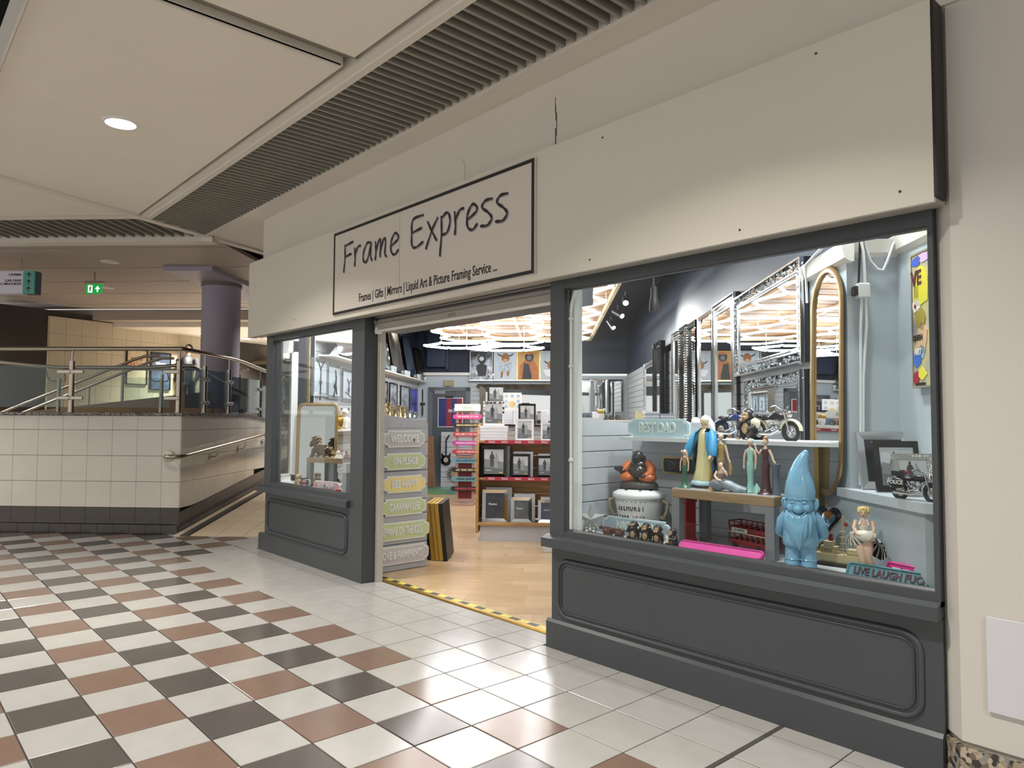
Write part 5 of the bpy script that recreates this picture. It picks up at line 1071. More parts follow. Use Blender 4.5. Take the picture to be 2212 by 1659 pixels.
# four small apes
M_ape = mat('ape_black', '26211e', .45, var=.2, vscale=50); M_face = mat('ape_tan', 'a98a63', .45)
def ape(label, loc, rz, h, arms, phone=False, group='small apes in a row', hf=None, beige=None):
    t = T('ape_figurine', label, 'figurine', loc, rz, group); s = h
    b = MB().ball((0, .02*s, .30*s), (.27*s, .24*s, .30*s), 14, 9).ball((0, 0, .52*s), (.23*s, .20*s, .18*s), 14, 8).ball((0, -.02*s, .80*s), (.20*s, .20*s, .19*s), 14, 9).ball((-.2*s, 0, .8*s), (.05*s, .03*s, .07*s), 8, 6).ball((.2*s, 0, .8*s), (.05*s, .03*s, .07*s), 8, 6)
    for sd in (-1, 1): b.tube([(sd*.2*s, .0, .55*s)]+[(sd*x*s, y*s, z*s) for x, y, z in arms[sd]], [.08*s, .075*s, .06*s], 8).tube([(sd*.12*s, -.05*s, .12*s), (sd*.22*s, -.22*s, .22*s), (sd*.18*s, -.3*s, .04*s)], [.11*s, .09*s, .07*s], 8)
    part('body', b, M_ape, t, 70)
    f = MB().ball((0, -.16*s, .77*s), (.13*s, .08*s, .13*s), 12, 8).ball((0, -.22*s, .71*s), (.10*s, .07*s, .06*s), 10, 7).ball((0, -.19*s, .36*s), (.13*s, .07*s, .18*s), 10, 7)
    for sd in (-1, 1):
        x, y, z = arms[sd][-1]; f.ball((sd*x*s, y*s, z*s), (.065*s, .05*s, .06*s), 8, 6).ball((sd*.18*s, -.32*s, .04*s), (.06*s, .08*s, .035*s), 8, 5)
    part('face', f, M_face, t, 70)
    e = MB()
    for sd in (-1, 1): e.ball((sd*.05*s, -.235*s, .81*s), .018*s, 6, 5)
    e.tube([(-.05*s, -.285*s, .70*s), (.05*s, -.285*s, .70*s)], .007*s, 5)
    part('eyes', e, M_ink, t)
    if phone: part('phone', MB().box(-.10*s, .08*s, -.40*s, -.36*s, .30*s, .66*s, .01*s), M_white, t)
    if hf: hf(t, s)
    return t
up = lambda z, x=.06: {-1: [(.30, -.12, .5), (x, -.27, z)], 1: [(.30, -.12, .5), (x, -.27, z)]}
ape('small black ape covering its eyes, first of four in a row', (.665, .125, zD), math.radians(14), .128, up(.82))
ape('small black ape covering its ears, second of four in a row', (.760, .120, zD), math.radians(12), .128, {-1: [(.32, -.05, .6), (.22, -.1, .78)], 1: [(.32, -.05, .6), (.22, -.1, .78)]})
ape('small black ape covering its mouth, third of four in a row', (.850, .115, zD), math.radians(10), .126, up(.68))
ape('small black ape holding a white phone, last of four in a row', (.955, .115, zD), math.radians(-12), .118, {-1: [(.28, -.2, .45), (.10, -.36, .42)], 1: [(.28, -.2, .45), (.10, -.36, .50)]}, True)
# slogan signs lying against the glass
def edge_sign(label, body, x0, y0, L, rz, tilt, h, m, ink, z=zD+.005, rim=None):
    t = T('slogan_sign', label, 'sign', (x0, y0, z), 0, None, (math.radians(tilt), 0, rz))
    part('board', MB().prism(rrect(0, L, 0, h, .02, 4), -.016, 0, 'y'), m, t)
    part('rim', MB().tube([(x, -.016, zz) for x, zz in rrect(.006, L-.006, .006, h-.006, .018, 4)], .006, 6, closed=True), rim or m, t, 60)
    if body: text(body, h*.62, ink, t, (.035, -.018, h*.5), XR, .82, .0012, .003, align='LEFT')
    return t
edge_sign('pink slogan sign lying along the glass below the table', '', 1.01, .085, .505, math.radians(1.5), -50, .065, mat('sign_pink', 'c4478f', .4), M_ink)
edge_sign('dark teal slogan sign reading LIVE LAUGH against the right end of the glass', 'LIVE LAUGH FUCK', 1.945, .10, .42, math.radians(-3), -28, .078, mat('sign_teal_dark', '4f7f88', .4), mat('plum_ink', '4a2036', .5), z=.745)
edge_sign('bright pink slogan sign reading THE HOUSE at the far right of the glass', 'THE HOUSE OF', 2.10, .165, .40, math.radians(-17), -14, .095, mat('sign_pink2', 'cf2f86', .4), M_letter, z=.745)
# open topped bus
bs = T('bus_model', 'red open topped double decker bus model under the display table', 'model bus', (1.14, .40, zD+.004), math.radians(-16))
M_bus = mat('bus_red', '7d191c', .35)
bb = MB().box(0, .30, 0, .10, .022, .034).box(0, .30, 0, .10, .098, .104)
for y in (0, .096):
    bb.box(0, .30, y, y+.004, .03, .052).box(0, .30, y, y+.004, .088, .125).box(0, .30, y, y+.004, .150, .156)
    for k in range(8): bb.box(k*.042, k*.042+.008, y, y+.004, .05, .09); bb.box(k*.042, k*.042+.006, y, y+.004, .12, .153)
for x in (0, .296): bb.box(x, x+.004, 0, .10, .03, .055).box(x, x+.004, 0, .10, .088, .125).box(x, x+.004, 0, .008, .05, .155).box(x, x+.004, .092, .10, .05, .155).box(x, x+.004, 0, .10, .150, .156)
part('body', bb, M_bus, bs)
for k in range(5): part('seat', MB().box(.03+k*.05, .05+k*.05, .012, .088, .104, .13, .003), M_bus, bs)
for x in (.05, .235):
    for y in (.004, .096): part('wheel', MB().xf((x, y, .02), XR).lathe([(.02, -.006), (.02, .006)], 14), M_ink, bs)
part('advert', MB().box(.03, .15, -.003, 0, .096, .118), M_letter, bs); text('ROUTEMASTER', .014, M_ink, bs, (.09, -.004, .107), XR, .9, .0003, .0003)
part('trim', MB().box(0, .302, -.003, 0, .090, .094), mat('bus_cream', 'c9b9a0', .4), bs); part('lamp', MB().box(.302, .304, .02, .035, .10, .12).box(.302, .304, .065, .08, .10, .12), mat('bus_lamp', 'd4b878', .4), bs)

# garden gnome
gn = T('garden_gnome', 'glossy pale blue garden gnome with tall bent hat and long beard', 'gnome', (1.692, .165, zD), math.radians(19))
M_gn = mat('gnome_blue', '7fb4d4', .14, spec=.6, coat=.4)
hat = MB().tube([(0, 0, .345), (0, 0, .385), (0, .0, .43), (.0, 0, .475), (.008, 0, .51), (.022, 0, .545), (.036, 0, .568), (.046, 0, .580), (.052, 0, .584)], [.094, .098, .088, .068, .052, .037, .025, .018, .009], 22)
for k, z in enumerate((.40, .425, .448, .47)): hat.tube([(.07*math.cos(a)*(1-(z-.4)*4), -.079*math.sin(a)*(1-(z-.40)*4.2), z+.006*math.sin(3*a+k)) for a in [.5+.24*j for j in range(10)]], .0045, 6)
part('hat', hat, M_gn, gn, 60)
fc = MB().ball((0, -.01, .315), (.086, .082, .072), 22, 14)
fc.ball((0, -.098, .300), (.029, .026, .021), 12, 9).ball((-.02, -.09, .297), (.015, .014, .013), 8, 6).ball((.02, -.09, .297), (.015, .014, .013), 8, 6)
for s in (-1, 1):
    fc.ball((s*.046, -.072, .305), (.028, .022, .022), 12, 8)
    fc.ball((s*.034, -.078, .334), (.017, .012, .010), 10, 7)
    fc.tube([(s*.012, -.088, .345), (s*.032, -.087, .354), (s*.058, -.072, .344)], [.005, .008, .004], 7)
    fc.tube([(s*.018, -.090, .330), (s*.034, -.0905, .334), (s*.05, -.083, .330)], .003, 6)
fc.tube([(-.044, -.082, .285), (-.025, -.094, .268), (0, -.097, .262), (.025, -.094, .268), (.044, -.082, .285)], [.004, .007, .008, .007, .004], 8)
part('face', fc, M_gn, gn, 60)
for s in (-1, 1): part('ear', MB().xf((s*.095, -.002, .318), (0, s*.25, 0)).ball((0, 0, 0), (.022, .014, .034), 12, 8).tube([(0, -.012, .026), (s*.015, -.014, .012), (s*.014, -.014, -.012), (0, -.012, -.024)], .005, 6), M_gn, gn, 60)
bdm = MB().lathe([(.095, .105), (.112, .115), (.114, .14), (.108, .19), (.100, .235), (.08, .27), (.06, .29)], 28, sy=.82)
part('jacket', bdm, M_gn, gn, 60)
for s in (-1, 1): part('arm', MB().tube([(s*.082, .005, .265), (s*.118, .02, .225), (s*.138, .04, .175), (s*.11, .075, .15)], [.03, .036, .034, .026], 12), M_gn, gn, 60)
br = MB()
for k in range(17):
    a = -1.25+2.5*k/16; L_ = .085+.075*(1-abs(a)/1.25)+random.uniform(-.012, .012); x = .094*math.sin(a); y = -.085*math.cos(a)-.005
    br.tube([(x*.85, y*.9, .285-.02*(1-abs(a)/1.4)), (x*1.0+.006*math.sin(k*2), y*1.12, .25), (x*.95+.009*math.sin(k*3+1), y*1.15, .25-L_*.45), (x*.72+.008*math.sin(k), y*1.10, .262-L_*.85), (x*.5, y*1.06, .258-L_)], [.012, .017, .016, .011, .003], 7)
part('beard', br, M_gn, gn, 60)
part('moustache', MB().tube([(0, -.10, .272), (-.02, -.098, .27)], .004, 5), M_gn, gn)
part('jacket_seam', MB().tube([(.0, -.094, .155), (-.004, -.0955, .13), (-.003, -.092, .108)], .003, 5), M_gn, gn)
tr = MB()
for s in (-1, 1): tr.tube([(s*.042, 0, .12), (s*.045, -.002, .07), (s*.048, -.004, .03), (s*.048, -.01, .0)], [.056, .054, .052, .056], 14).tube([(s*.045+.056*math.cos(a), -.002+.056*math.sin(a), .045) for a in [k*PI/6 for k in range(12)]], .004, 5, closed=True)
part('trousers', tr, M_gn, gn, 60)
for s in (-1, 1): part('boot', MB().ball((s*.05, -.04, .012), (.042, .06, .02), 12, 7), M_gn, gn, 60)

gn.scale = (.76, .84, 1.0)
# heart mirror
ht = T('heart_mirror', 'heart shaped mosaic mirror in a dark frame behind the gnome', 'mirror', (1.695, .455, .82), 0, None, (math.radians(-12), 0, math.radians(8)))
hc = lambda s, n=40: [(s*.0072*16*math.sin(t)**3, .142+s*.0096*(13*math.cos(t)-5*math.cos(2*t)-2*math.cos(3*t)-math.cos(4*t))) for t in [2*PI*k/n for k in range(n)]]
o_, i_ = hc(.56), hc(.30)
vs = [(x, -.018, z) for x, z in o_]+[(x, -.004, z) for x, z in i_]+[(x, 0, z) for x, z in o_]; n = 40
part('mosaic_rim', MB().add(vs, [(k, (k+1) % n, n+(k+1) % n, n+k) for k in range(n)]+[(2*n+k, 2*n+(k+1) % n, (k+1) % n, k) for k in range(n)]), mat('mosaic', '20262e', .1, col2='33415c', var=.9, vscale=60), ht)
part('glass', MB().prism(i_, -.004, -.002, 'y'), M_mirror, ht)
part('amber_inset', MB().prism([(-.022, .165), (.0, .135), (.022, .165), (.012, .185), (0, .175), (-.012, .185)], -.02, -.003, 'y'), mat('amber', '8a5a1c', .3, var=.4, vscale=50), ht)
# ship
sh = T('ship_model', 'cream and brown wooden steamship model with masts behind the gnome', 'model ship', (1.82, .345, zD), math.radians(3))
M_hul = mat('hull_cream', 'b9a880', .5); M_hd = mat('hull_dark', '2e2220', .5)
def hull(z0, z1, k): return MB().add([(x*k, y*w_, z) for z, w_ in ((z0, .75), (z1, 1.0)) for x, y in ((-.16, 0), (-.11, -.034), (.10, -.034), (.16, 0), (.10, .034), (-.11, .034))], [tuple(range(6))[::-1], tuple(range(6, 12))]+[(i, (i+1) % 6, 6+(i+1) % 6, 6+i) for i in range(6)])
part('keel', hull(0, .02, .92), M_hd, sh); part('hull', hull(.02, .062, 1.0), M_hul, sh)
dk_ = MB()
for x in [-.14+.02*k for k in range(15)]: dk_.tube([(x, -.03 if abs(x) < .11 else -.012, .06), (x, -.03 if abs(x) < .11 else -.012, .08)], .0015, 5)
dk_.box(-.11, .11, -.0315, -.0295, .079, .082)
o = part('rail', dk_, M_hul, sh); o['kind'] = 'stuff'
for x0, x1, z in ((-.10, -.02, .10), (.03, .085, .095), (-.085, -.04, .125)): part('deckhouse', MB().box(x0, x1, -.02, .02, .06 if z < .11 else .10, z, .002), M_hul, sh)
for k in range(7): part('window', MB().box(-.095+.011*k+(.055 if k > 4 else 0), -.089+.011*k+(.055 if k > 4 else 0), -.0215, -.02, .072, .085), M_hd, sh)
part('funnel', MB().tube([(-.055, 0, .12), (-.057, 0, .16)], .011, 10), mat('funnel_red', '7a2222', .4), sh, 40)
for x, zt in ((.005, .26), (.10, .18)): part('mast', MB().tube([(x, 0, .06), (x, 0, zt)], .0035, 6), M_hul, sh)
part('rigging', MB().tube([(.005, 0, .25), (.10, 0, .17)], .001, 4).tube([(.005, 0, .25), (-.14, 0, .07)], .001, 4).tube([(.0, -.02, .06), (.004, 0, .22)], .0012, 4).tube([(.03, -.015, .06), (.006, 0, .22)], .0012, 4), M_hul, sh)
for z in (.09, .12, .15, .18): part('ratline', MB().tube([(-.006, -.012, z), (.022, -.008, z)], .0012, 4), M_hul, sh)
part('flag', MB().box(.012, .03, -.001, .001, .205, .222), mat('flag_red', '8f2a2a', .5), sh)
# dancing woman in the blown white dress
mw = T('dancer_figurine', 'figurine of a blonde woman in a billowing white pleated dress', 'figurine', (2.005, .165, zD), math.radians(20))
M_wd = mat('dress_white', 'dcd8cc', .4)
part('body', MB().tube([(-.012, .01, .195), (-.016, .0, .14), (-.010, -.006, .10), (-.002, 0, .05), (.012, -.002, .012), (.02, -.02, .004)], [.022, .024, .017, .018, .009, .008], 10).tube([(.014, .01, .195), (.016, -.012, .14), (.018, -.012, .10), (.030, 0, .05), (.042, 0, .012), (.05, -.018, .004)], [.022, .023, .016, .017, .009, .008], 10)
     .tube([(0, .005, .20), (0, .006, .235), (0, .002, .262), (0, 0, .278), (0, 0, .288)], [.03, .024, .032, .014, .012], 12, flat=.75).ball((-.002, -.006, .306), (.0175, .02, .023), 14, 10).ball((-.002, -.027, .303), (.003, .004, .004), 6, 5)
     .tube([(-.034, .0, .268), (-.044, -.012, .235), (-.028, -.04, .21), (-.012, -.046, .205)], [.010, .0095, .008, .007], 8).tube([(.034, .0, .268), (.042, -.012, .23), (.03, -.04, .195), (.015, -.048, .185)], [.010, .0095, .008, .007], 8), M_skin, mw, 70)
part('bodice', MB().tube([(0, .005, .20), (0, .004, .23), (0, -.001, .252)], [.033, .027, .033], 12, flat=.8).tube([(-.02, -.022, .25), (-.006, 0, .285)], .006, 6).tube([(.02, -.022, .25), (.006, 0, .285)], .006, 6), M_wd, mw, 60)
def skirt(c, ax, ay, tilt, n=40):
    vs = []; fs = []; m = 6
    for i in range(m+1):
        f = i/m
        for k in range(n):
            a = 2*PI*k/n; q = 1+.05*math.sin(14*a)*f
            p = Vector((ax*f*q*math.cos(a), ay*f*q*math.sin(a), -.05*f*f+.02*f))
            p = Matrix.Rotation(tilt[0], 3, 'X') @ (Matrix.Rotation(tilt[1], 3, 'Y') @ p)
            vs.append((c[0]+p.x, c[1]+p.y, c[2]+p.z))
    for i in range(m):
        for k in range(n): l = (k+1) % n; fs.append((i*n+k, i*n+l, (i+1)*n+l, (i+1)*n+k))
    return vs, fs+[f[::-1] for f in fs]
part('skirt', MB().add(*skirt((.055, .03, .165), .078, .07, (-.9, .75))).add(*skirt((-.05, -.01, .20), .05, .042, (.9, -.5))).tube([(-.03, -.02, .205), (0, -.03, .20), (.04, -.01, .20)], [.02, .03, .025], 10), M_wd, mw, 80)
hb = MB()
for k in range(16): a = 2*PI*k/16; hb.ball((-.002+.019*math.cos(a), .003+.018*math.sin(a), .317+.008*math.sin(3*a)), .0095, 7, 5)
hb.ball((-.002, .002, .322), (.02, .02, .015), 10, 7)
part('hair', hb, mat('curls_blonde', 'cdb271', .45), mw, 60)
part('lips', MB().ball((-.002, -.0255, .295), (.005, .002, .0018), 6, 4), mat('lip_red', 'a3323a', .4), mw); part('eyes', MB().ball((-.009, -.0245, .31), (.0035, .0015, .0018), 6, 4).ball((.006, -.0245, .31), (.0035, .0015, .0018), 6, 4), M_ink, mw)

# raised side ledge with three photo frames and a motorbike
M_sil2 = mat('bright_silver', 'd3d5d6', .22, .55)
sl = T('side_ledge', 'pale grey raised ledge at the right end of the window holding photo frames', 'shelf', (0, 0, 0))
M_led = mat('ledge_grey', 'b3bcc2', .4, var=.02)
part('top', MB().prism([(1.73, .50), (2.30, .055), (2.62, .055), (2.02, .66), (1.80, .55)], 1.085, 1.13), M_led, sl)
part('front_board', MB().prism([(1.75, .505), (2.30, .075), (2.33, .085), (1.78, .53)], .745, 1.085), mat('ledge_front', 'a9b3b9', .45, var=.03), sl)
pframe('large silver beaded photo frame at the back of the right ledge', W(1.655, -.985, 1.131), .275, .30, M_sil2, .04, rz=Q+.05, tilt=-12, photo=M_dkprint, d=.02, inner=.012, caption=None)
pframe('dark photo frame with silver inner edge, middle of three on the right ledge', W(1.675, -1.115, 1.131), .235, .255, mat('frame_bronze', '2a2523', .2), .032, rz=Q+.03, tilt=-12, mount=(.012, M_chrome))
df = pframe('small silver dimpled photo frame at the front of the right ledge', W(1.685, -1.29, 1.131), .185, .20, mat('dimple_silver', 'b3b1ab', .3, .7, bump=.8, bscale=90), .026, rz=Q-.02, tilt=-12)
gm = MB()
for k in range(22): t_ = random.random(); e = k % 4; x, z = ((t_*.17+.008, .187) if e == 0 else (.172, t_*.18+.01) if e == 1 else (.013, t_*.18+.01) if e == 2 else (.172, .1+t_*.09)); gm.ball((x, -.021, z), .0035, 6, 4)
o = part('gems', gm, M_white, df); o['kind'] = 'stuff'
def bike(label, loc, rz, s, body, accent, extra=None, group='motorbike models'):
    t = T('motorbike_model', label, 'model motorbike', loc, rz, group)
    for x in (-.11, .11):
        ring = [(x*s+.048*s*math.cos(a), 0, .05*s+.048*s*math.sin(a)) for a in [2*PI*k/20 for k in range(20)]]
        wh = part('wheel', MB().tube(ring, .013*s, 8, closed=True), M_ink, t, 60)
        sp_ = MB()
        for k in range(8): a = PI*k/8; sp_.tube([(x*s-.038*s*math.cos(a), 0, .05*s-.038*s*math.sin(a)), (x*s+.038*s*math.cos(a), 0, .05*s+.038*s*math.sin(a))], .0012*s, 4)
        o = part('spokes', sp_, M_chrome, wh); o['kind'] = 'stuff'
        part('fender', MB().tube([(x*s+.066*s*math.cos(a), 0, .05*s+.066*s*math.sin(a)) for a in [.1+.28*k for k in range(11)]], .016*s, 8, flat=.5), accent, t, 60)
    part('tank', MB().ball((.02*s, 0, .135*s), (.055*s, .024*s, .026*s), 14, 9), body, t, 60)
    part('seat', MB().ball((-.055*s, 0, .128*s), (.045*s, .026*s, .016*s), 12, 7).ball((-.105*s, 0, .137*s), (.026*s, .024*s, .012*s), 10, 6), M_black, t, 60)
    en = MB().ball((.0, 0, .062*s), (.045*s, .026*s, .028*s), 12, 8)
    for k in range(7): en.tube([(.02*s, 0, (.078+.006*k)*s), (.02*s, 0, (.0805+.006*k)*s)], .024*s, 10).tube([(-.02*s, 0, (.078+.006*k)*s), (-.02*s, 0, (.0805+.006*k)*s)], .022*s, 10)
    part('engine', en, M_chrome, t, 50)
    part('exhaust', MB().tube([(.03*s, -.022*s, .09*s), (.05*s, -.028*s, .06*s), (.0, -.032*s, .035*s), (-.13*s, -.034*s, .04*s)], [.006*s, .007*s, .009*s, .012*s], 8).tube([(-.01*s, -.024*s, .10*s), (.02*s, -.034*s, .075*s), (-.04*s, -.034*s, .05*s)], .006*s, 8), M_chrome, t, 50)
    part('fork', MB().tube([(.11*s, -.018*s, .05*s), (.078*s, -.018*s, .16*s)], .006*s, 7).tube([(.11*s, .018*s, .05*s), (.078*s, .018*s, .16*s)], .006*s, 7), M_chrome, t, 50)
    part('handlebar', MB().tube([(.03*s, -.075*s, .185*s), (.05*s, -.06*s, .195*s), (.075*s, -.02*s, .17*s), (.075*s, .02*s, .17*s), (.05*s, .06*s, .195*s), (.03*s, .075*s, .185*s)], .0045*s, 7), M_chrome, t, 50)
    part('headlamp', MB().ball((.10*s, 0, .148*s), (.018*s, .02*s, .02*s), 12, 8), M_chrome, t, 60)
    if extra: extra(t, s)
    return t
def bags(m):
    def f(t, s):
        for y in (-.04, .04): part('saddlebag', MB().ball((-.105*s, y*s, .095*s), (.04*s, .017*s, .03*s), 10, 7), m, t, 60)
    return f
M_crm = mat('bike_cream', 'd3cdb4', .3)
def pol(t, s):
    part('fairing', MB().ball((-.10*s, -.04*s, .10*s), (.06*s, .02*s, .034*s), 12, 8), M_black, t, 60); text('POLICE', .034*s, M_letter, t, (-.10*s, -.061*s, .105*s), XR, 1.0, .0006*s, .0008)
    part('top_box', MB().box(-.15*s, -.09*s, -.03*s, .03*s, .14*s, .18*s, .006*s), M_black, t)
    part('beacon', MB().ball((-.04*s, -.03*s, .17*s), (.01*s, .01*s, .014*s), 8, 6), mat('beacon_red', 'a31f2a', .3), t)
bike('black police motorbike model at the right edge of the window ledge', (2.235, .165, 1.131), math.radians(-18), .72, M_black, M_chrome, pol)
bike('dark blue motorbike model on the window shelf left of the seated ape', (1.06, .60, 1.369), math.radians(-12), .95, mat('bike_blue', '1f2f5e', .3), mat('bike_blue', '1f2f5e', .3))
bike('cream and black vintage motorbike model on the window shelf right of the ape', (1.345, .565, 1.369), math.radians(-10), 1.02, M_black, M_crm, bags(M_crm))
def phones(t, s):
    part('headphones', MB().tube([(.22*s*math.cos(a), .0, .80*s+.21*s*math.sin(a)) for a in [PI*k/12 for k in range(13)]], .02*s, 7).xf((-.22*s, 0, .8*s), (0, PI/2, 0)).lathe([(.08*s, -.03*s), (.08*s, .03*s)], 14).xf((.22*s, 0, .8*s), (0, PI/2, 0)).lathe([(.08*s, -.03*s), (.08*s, .03*s)], 14), M_sil, t, 50)
ape('larger brown ape wearing headphones, seated on the window shelf', (1.185, .56, 1.369), math.radians(-10), .185, {-1: [(.30, -.12, .45), (.10, -.26, .62)], 1: [(.30, -.12, .4), (.14, -.30, .30)]}, group='apes in the window', hf=phones)
for k, x in enumerate((.80, .86)): solo('white_dome', MB().lathe([(.028, 0), (.026, .02), (.012, .032)], 14), M_white, '%s small white domed ornament behind the BEST DAD plaque' % ('left', 'right')[k], 'ornament', (x, .58+.02*k, 1.369+.1), 0, None, 60)
solo('dome_stand', MB().box(.74, .92, .55, .65, 1.369, 1.468, .003), M_slat, 'pale block behind the BEST DAD plaque', 'block')

# ---- mirrors along the right wall
def mirror(label, v0, v1, z0, z1, style, u=uR-.055):
    t = T('wall_mirror', label, 'mirror', W(u, v1, z0), QR, 'mirrors along the right wall')
    L, H = v1-v0, z1-z0
    part('glass', MB().box(.03, L-.03, -.002, .002, .03, H-.03), M_mirror, t)
    part('backing', MB().box(0, L, .002, .045, 0, H), M_gloss, t)
    if style == 'crystal':
        part('frame', MB().frame(0, L, 0, H, .012, -.025, .002).frame(.07, L-.07, .07, H-.07, .01, -.012, .002).frame(.09, L-.09, .09, H-.09, .008, -.012, .002), M_chrome, t)
        c = MB(); n = int((L+H)*190)
        for k in range(n):
            e = random.random()*(2*L+2*H); d_ = random.uniform(.014, .068)
            x, z = (e, d_) if e < L else (e-L, H-d_) if e < 2*L else (d_, e-2*L) if e < 2*L+H else (L-d_, e-2*L-H)
            r = random.uniform(.006, .012); a = random.random()
            c.add([(x-r, -.004, z-r*a), (x+r*a, -.004, z-r), (x+r, -.004, z+r*a), (x-r*a, -.004, z+r), (x+r*.2, -.004-r*1.1, z-r*.2)], [(0, 1, 4), (1, 2, 4), (2, 3, 4), (3, 0, 4)])
        o = part('crystals', c, mat('crystal', 'cfd6da', .08, .8), t); o['kind'] = 'stuff'
    elif style == 'lines':
        part('frame', MB().frame(0, L, 0, H, .012, -.02, .002).frame(.035, L-.035, .035, H-.035, .007, -.012, .002).frame(.07, L-.07, .07, H-.07, .007, -.012, .002).frame(.10, L-.10, .10, H-.10, .01, -.014, .002), M_chrome, t)
        part('field', MB().frame(.01, L-.01, .01, H-.01, .095, -.006, .0015), M_gloss, t)
    elif style == 'plain': part('frame', MB().frame(0, L, 0, H, .03, -.02, .002, .008), M_chrome, t)
    else:
        part('frame', MB().frame(0, L, 0, H, .05, -.03, .002, .01), M_gloss, t)
        b = MB()
        for k in range(int(H/.028)): b.ball((.02, -.03, .014+k*.028), .011, 6, 4).ball((L-.02, -.03, .014+k*.028), .011, 6, 4)
        o = part('beading', b, M_chrome if style == 'bead' else M_ink, t); o['kind'] = 'stuff'
    return t
mirror('wide crystal framed mirror hung highest, nearest the window on the right wall', -.34, 1.275, 1.84, 2.495, 'crystal')
mirror('crystal framed mirror under the wide one, nearest the window', -.32, .98, 1.12, 1.80, 'crystal')
mirror('tall mirror with fine silver lines in a black frame next to the crystal one', 1.30, 2.12, 1.0, 2.565, 'lines')
mirror('tall plain silver edged mirror, third along the right wall', 2.16, 2.80, 1.0, 2.54, 'plain')
mirror('tall silver beaded mirror, fourth along the right wall', 2.86, 3.36, 1.0, 2.54, 'bead')
mirror('tall beaded black mirror, fifth along the right wall', 3.40, 3.86, 1.0, 2.56, 'bead')
mirror('tall lined black mirror, sixth along the right wall', 3.92, 4.45, 1.0, 2.57, 'lines')
mirror('dark carved tall mirror, seventh along the right wall', 4.9, 5.6, .9, 2.54, 'carved', uR-.12)
mirror('crystal mirror at the far end of the right wall', 6.0, 7.2, 1.2, 2.4, 'crystal')
am = T('arched_mirror', 'tall pill shaped mirror in a thin gold frame by the right window corner', 'mirror', W(uR-.05, -.665, 1.08), 0, None, (math.radians(-1), 0, QR))
pill = [(.215*math.cos(a), 1.045+.215*math.sin(a)) for a in [PI*k/14 for k in range(15)]]+[(.215*math.cos(a), .215+.215*math.sin(a)) for a in [PI+PI*k/14 for k in range(15)]]
part('glass', MB().prism(pill, -.005, .0, 'y'), M_mirror, am)
part('frame', MB().tube([(x, -.012, z) for x, z in pill], .012, 6, closed=True, flat=1.6), mat('frame_gold', 'a5875a', .35, .7), am, 50)
# ribbon of back wall mirrors seen between the window frame and the mirror wall
for k, (u0, u1, st_) in enumerate(((.62, .88, 'bead'), (.92, 1.22, 'crystal'), (1.25, 1.55, 'lines'))):
    t = T('wall_mirror', 'mirror on the back slatwall seen through the window, %s from the left' % ('first', 'second', 'third')[k], 'mirror', W(u0, vB-.05, 1.35), Q, 'mirrors on the back wall')
    part('glass', MB().box(.02, u1-u0-.02, -.02, -.004, .02, .93), M_mirror, t); part('frame', MB().frame(0, u1-u0, 0, .95, .035, -.035, 0, .01), (M_chrome, M_sil, M_gloss)[k], t)
# gondola with sale strip, mugs, books behind the window panel
go = T('gondola', 'pale display unit with red sale strip seen above the window partition', 'display unit', W(.22, 2.3, 0), Q)
part('carcass', MB().box(0, 1.0, 0, .55, 0, 1.44), M_blue, go); part('top', MB().box(-.02, 1.02, -.03, .57, 1.44, 1.462), M_white, go)
sx_ = part('sale_strip', MB().box(.0, .62, -.036, -.03, 1.415, 1.445), mat('sale_dark', '9c1a2a', .3), go)
for k in range(4): text('SALE', .022, M_letter, sx_, (.08+.15*k, -.0375, 1.43), XR, 1.05, .0006)
zg_ = 1.463
solo('mug_plinth', MB().box(0, .62, 0, .12, 0, .012), M_white, 'thin white tray under the pewter mugs on the gondola', 'tray', W(.24, 2.30, zg_), Q)
for k in range(6):
    u = .30+.062*k+(.10 if k > 2 else 0)
    t = T('pewter_mug', 'pewter mug on the gondola tray, %s from the left' % ('first', 'second', 'third', 'fourth', 'fifth', 'last')[k], 'mug', W(u, 2.36, zg_+.0125), Q, 'pewter mugs on the gondola')
    part('bowl', MB().lathe([(.016, 0), (.024, .01), (.025, .025), (.018, .038), (.020, .046), (.017, .046), (.015, .03)], 14), M_pew, t, 50); part('handle', MB().tube([(.022, 0, .038), (.036, 0, .034), (.034, 0, .016), (.024, 0, .012)], .003, 6), M_pew, t)
vs_ = T('bear_vase', 'white vase with gold top among the pewter mugs', 'vase', W(.545, 2.32, zg_+.0125), Q)
part('bowl', MB().lathe([(.02, 0), (.034, .02), (.036, .045), (.028, .065)], 16), M_white, vs_, 50); part('top', MB().lathe([(.028, .063), (.036, .075), (.03, .095), (.012, .105)], 16), M_gold, vs_, 50)
for s in (-1, 1): part('ear', MB().ball((s*.03, 0, .10), (.014, .01, .014), 8, 6), M_white, vs_, 50)
for k, (u, lb, m, w_, h) in enumerate(((.29, 'small pink boxed figure', mat('toy_pink', 'b58a80', .5), .05, .09), (.36, 'slate blue card with lettering', mat('card_slate', '5d6f80', .5), .11, .085), (.60, 'grey wing shaped plaque', mat('wing_grey', '7f878c', .5), .07, .10), (.70, 'dark grey box', mat('box_slate', '6f757b', .5), .09, .10), (.90, 'cream butterfly card', mat('wing_cream', 'd9c99a', .5), .10, .11))):
    solo('gift_box', MB().box(0, w_, 0, .05, 0, h, .006) if k not in (2, 4) else MB().prism([(0, 0), (w_, 0), (w_*.95, h*.9), (w_*.8, h), (w_*.5, h*.7), (w_*.2, h), (w_*.05, h*.9)], 0, .02, 'y'), m, '%s standing on the gondola behind the window' % lb, 'gift', W(u, 2.5, zg_), Q, 'gifts on the gondola')
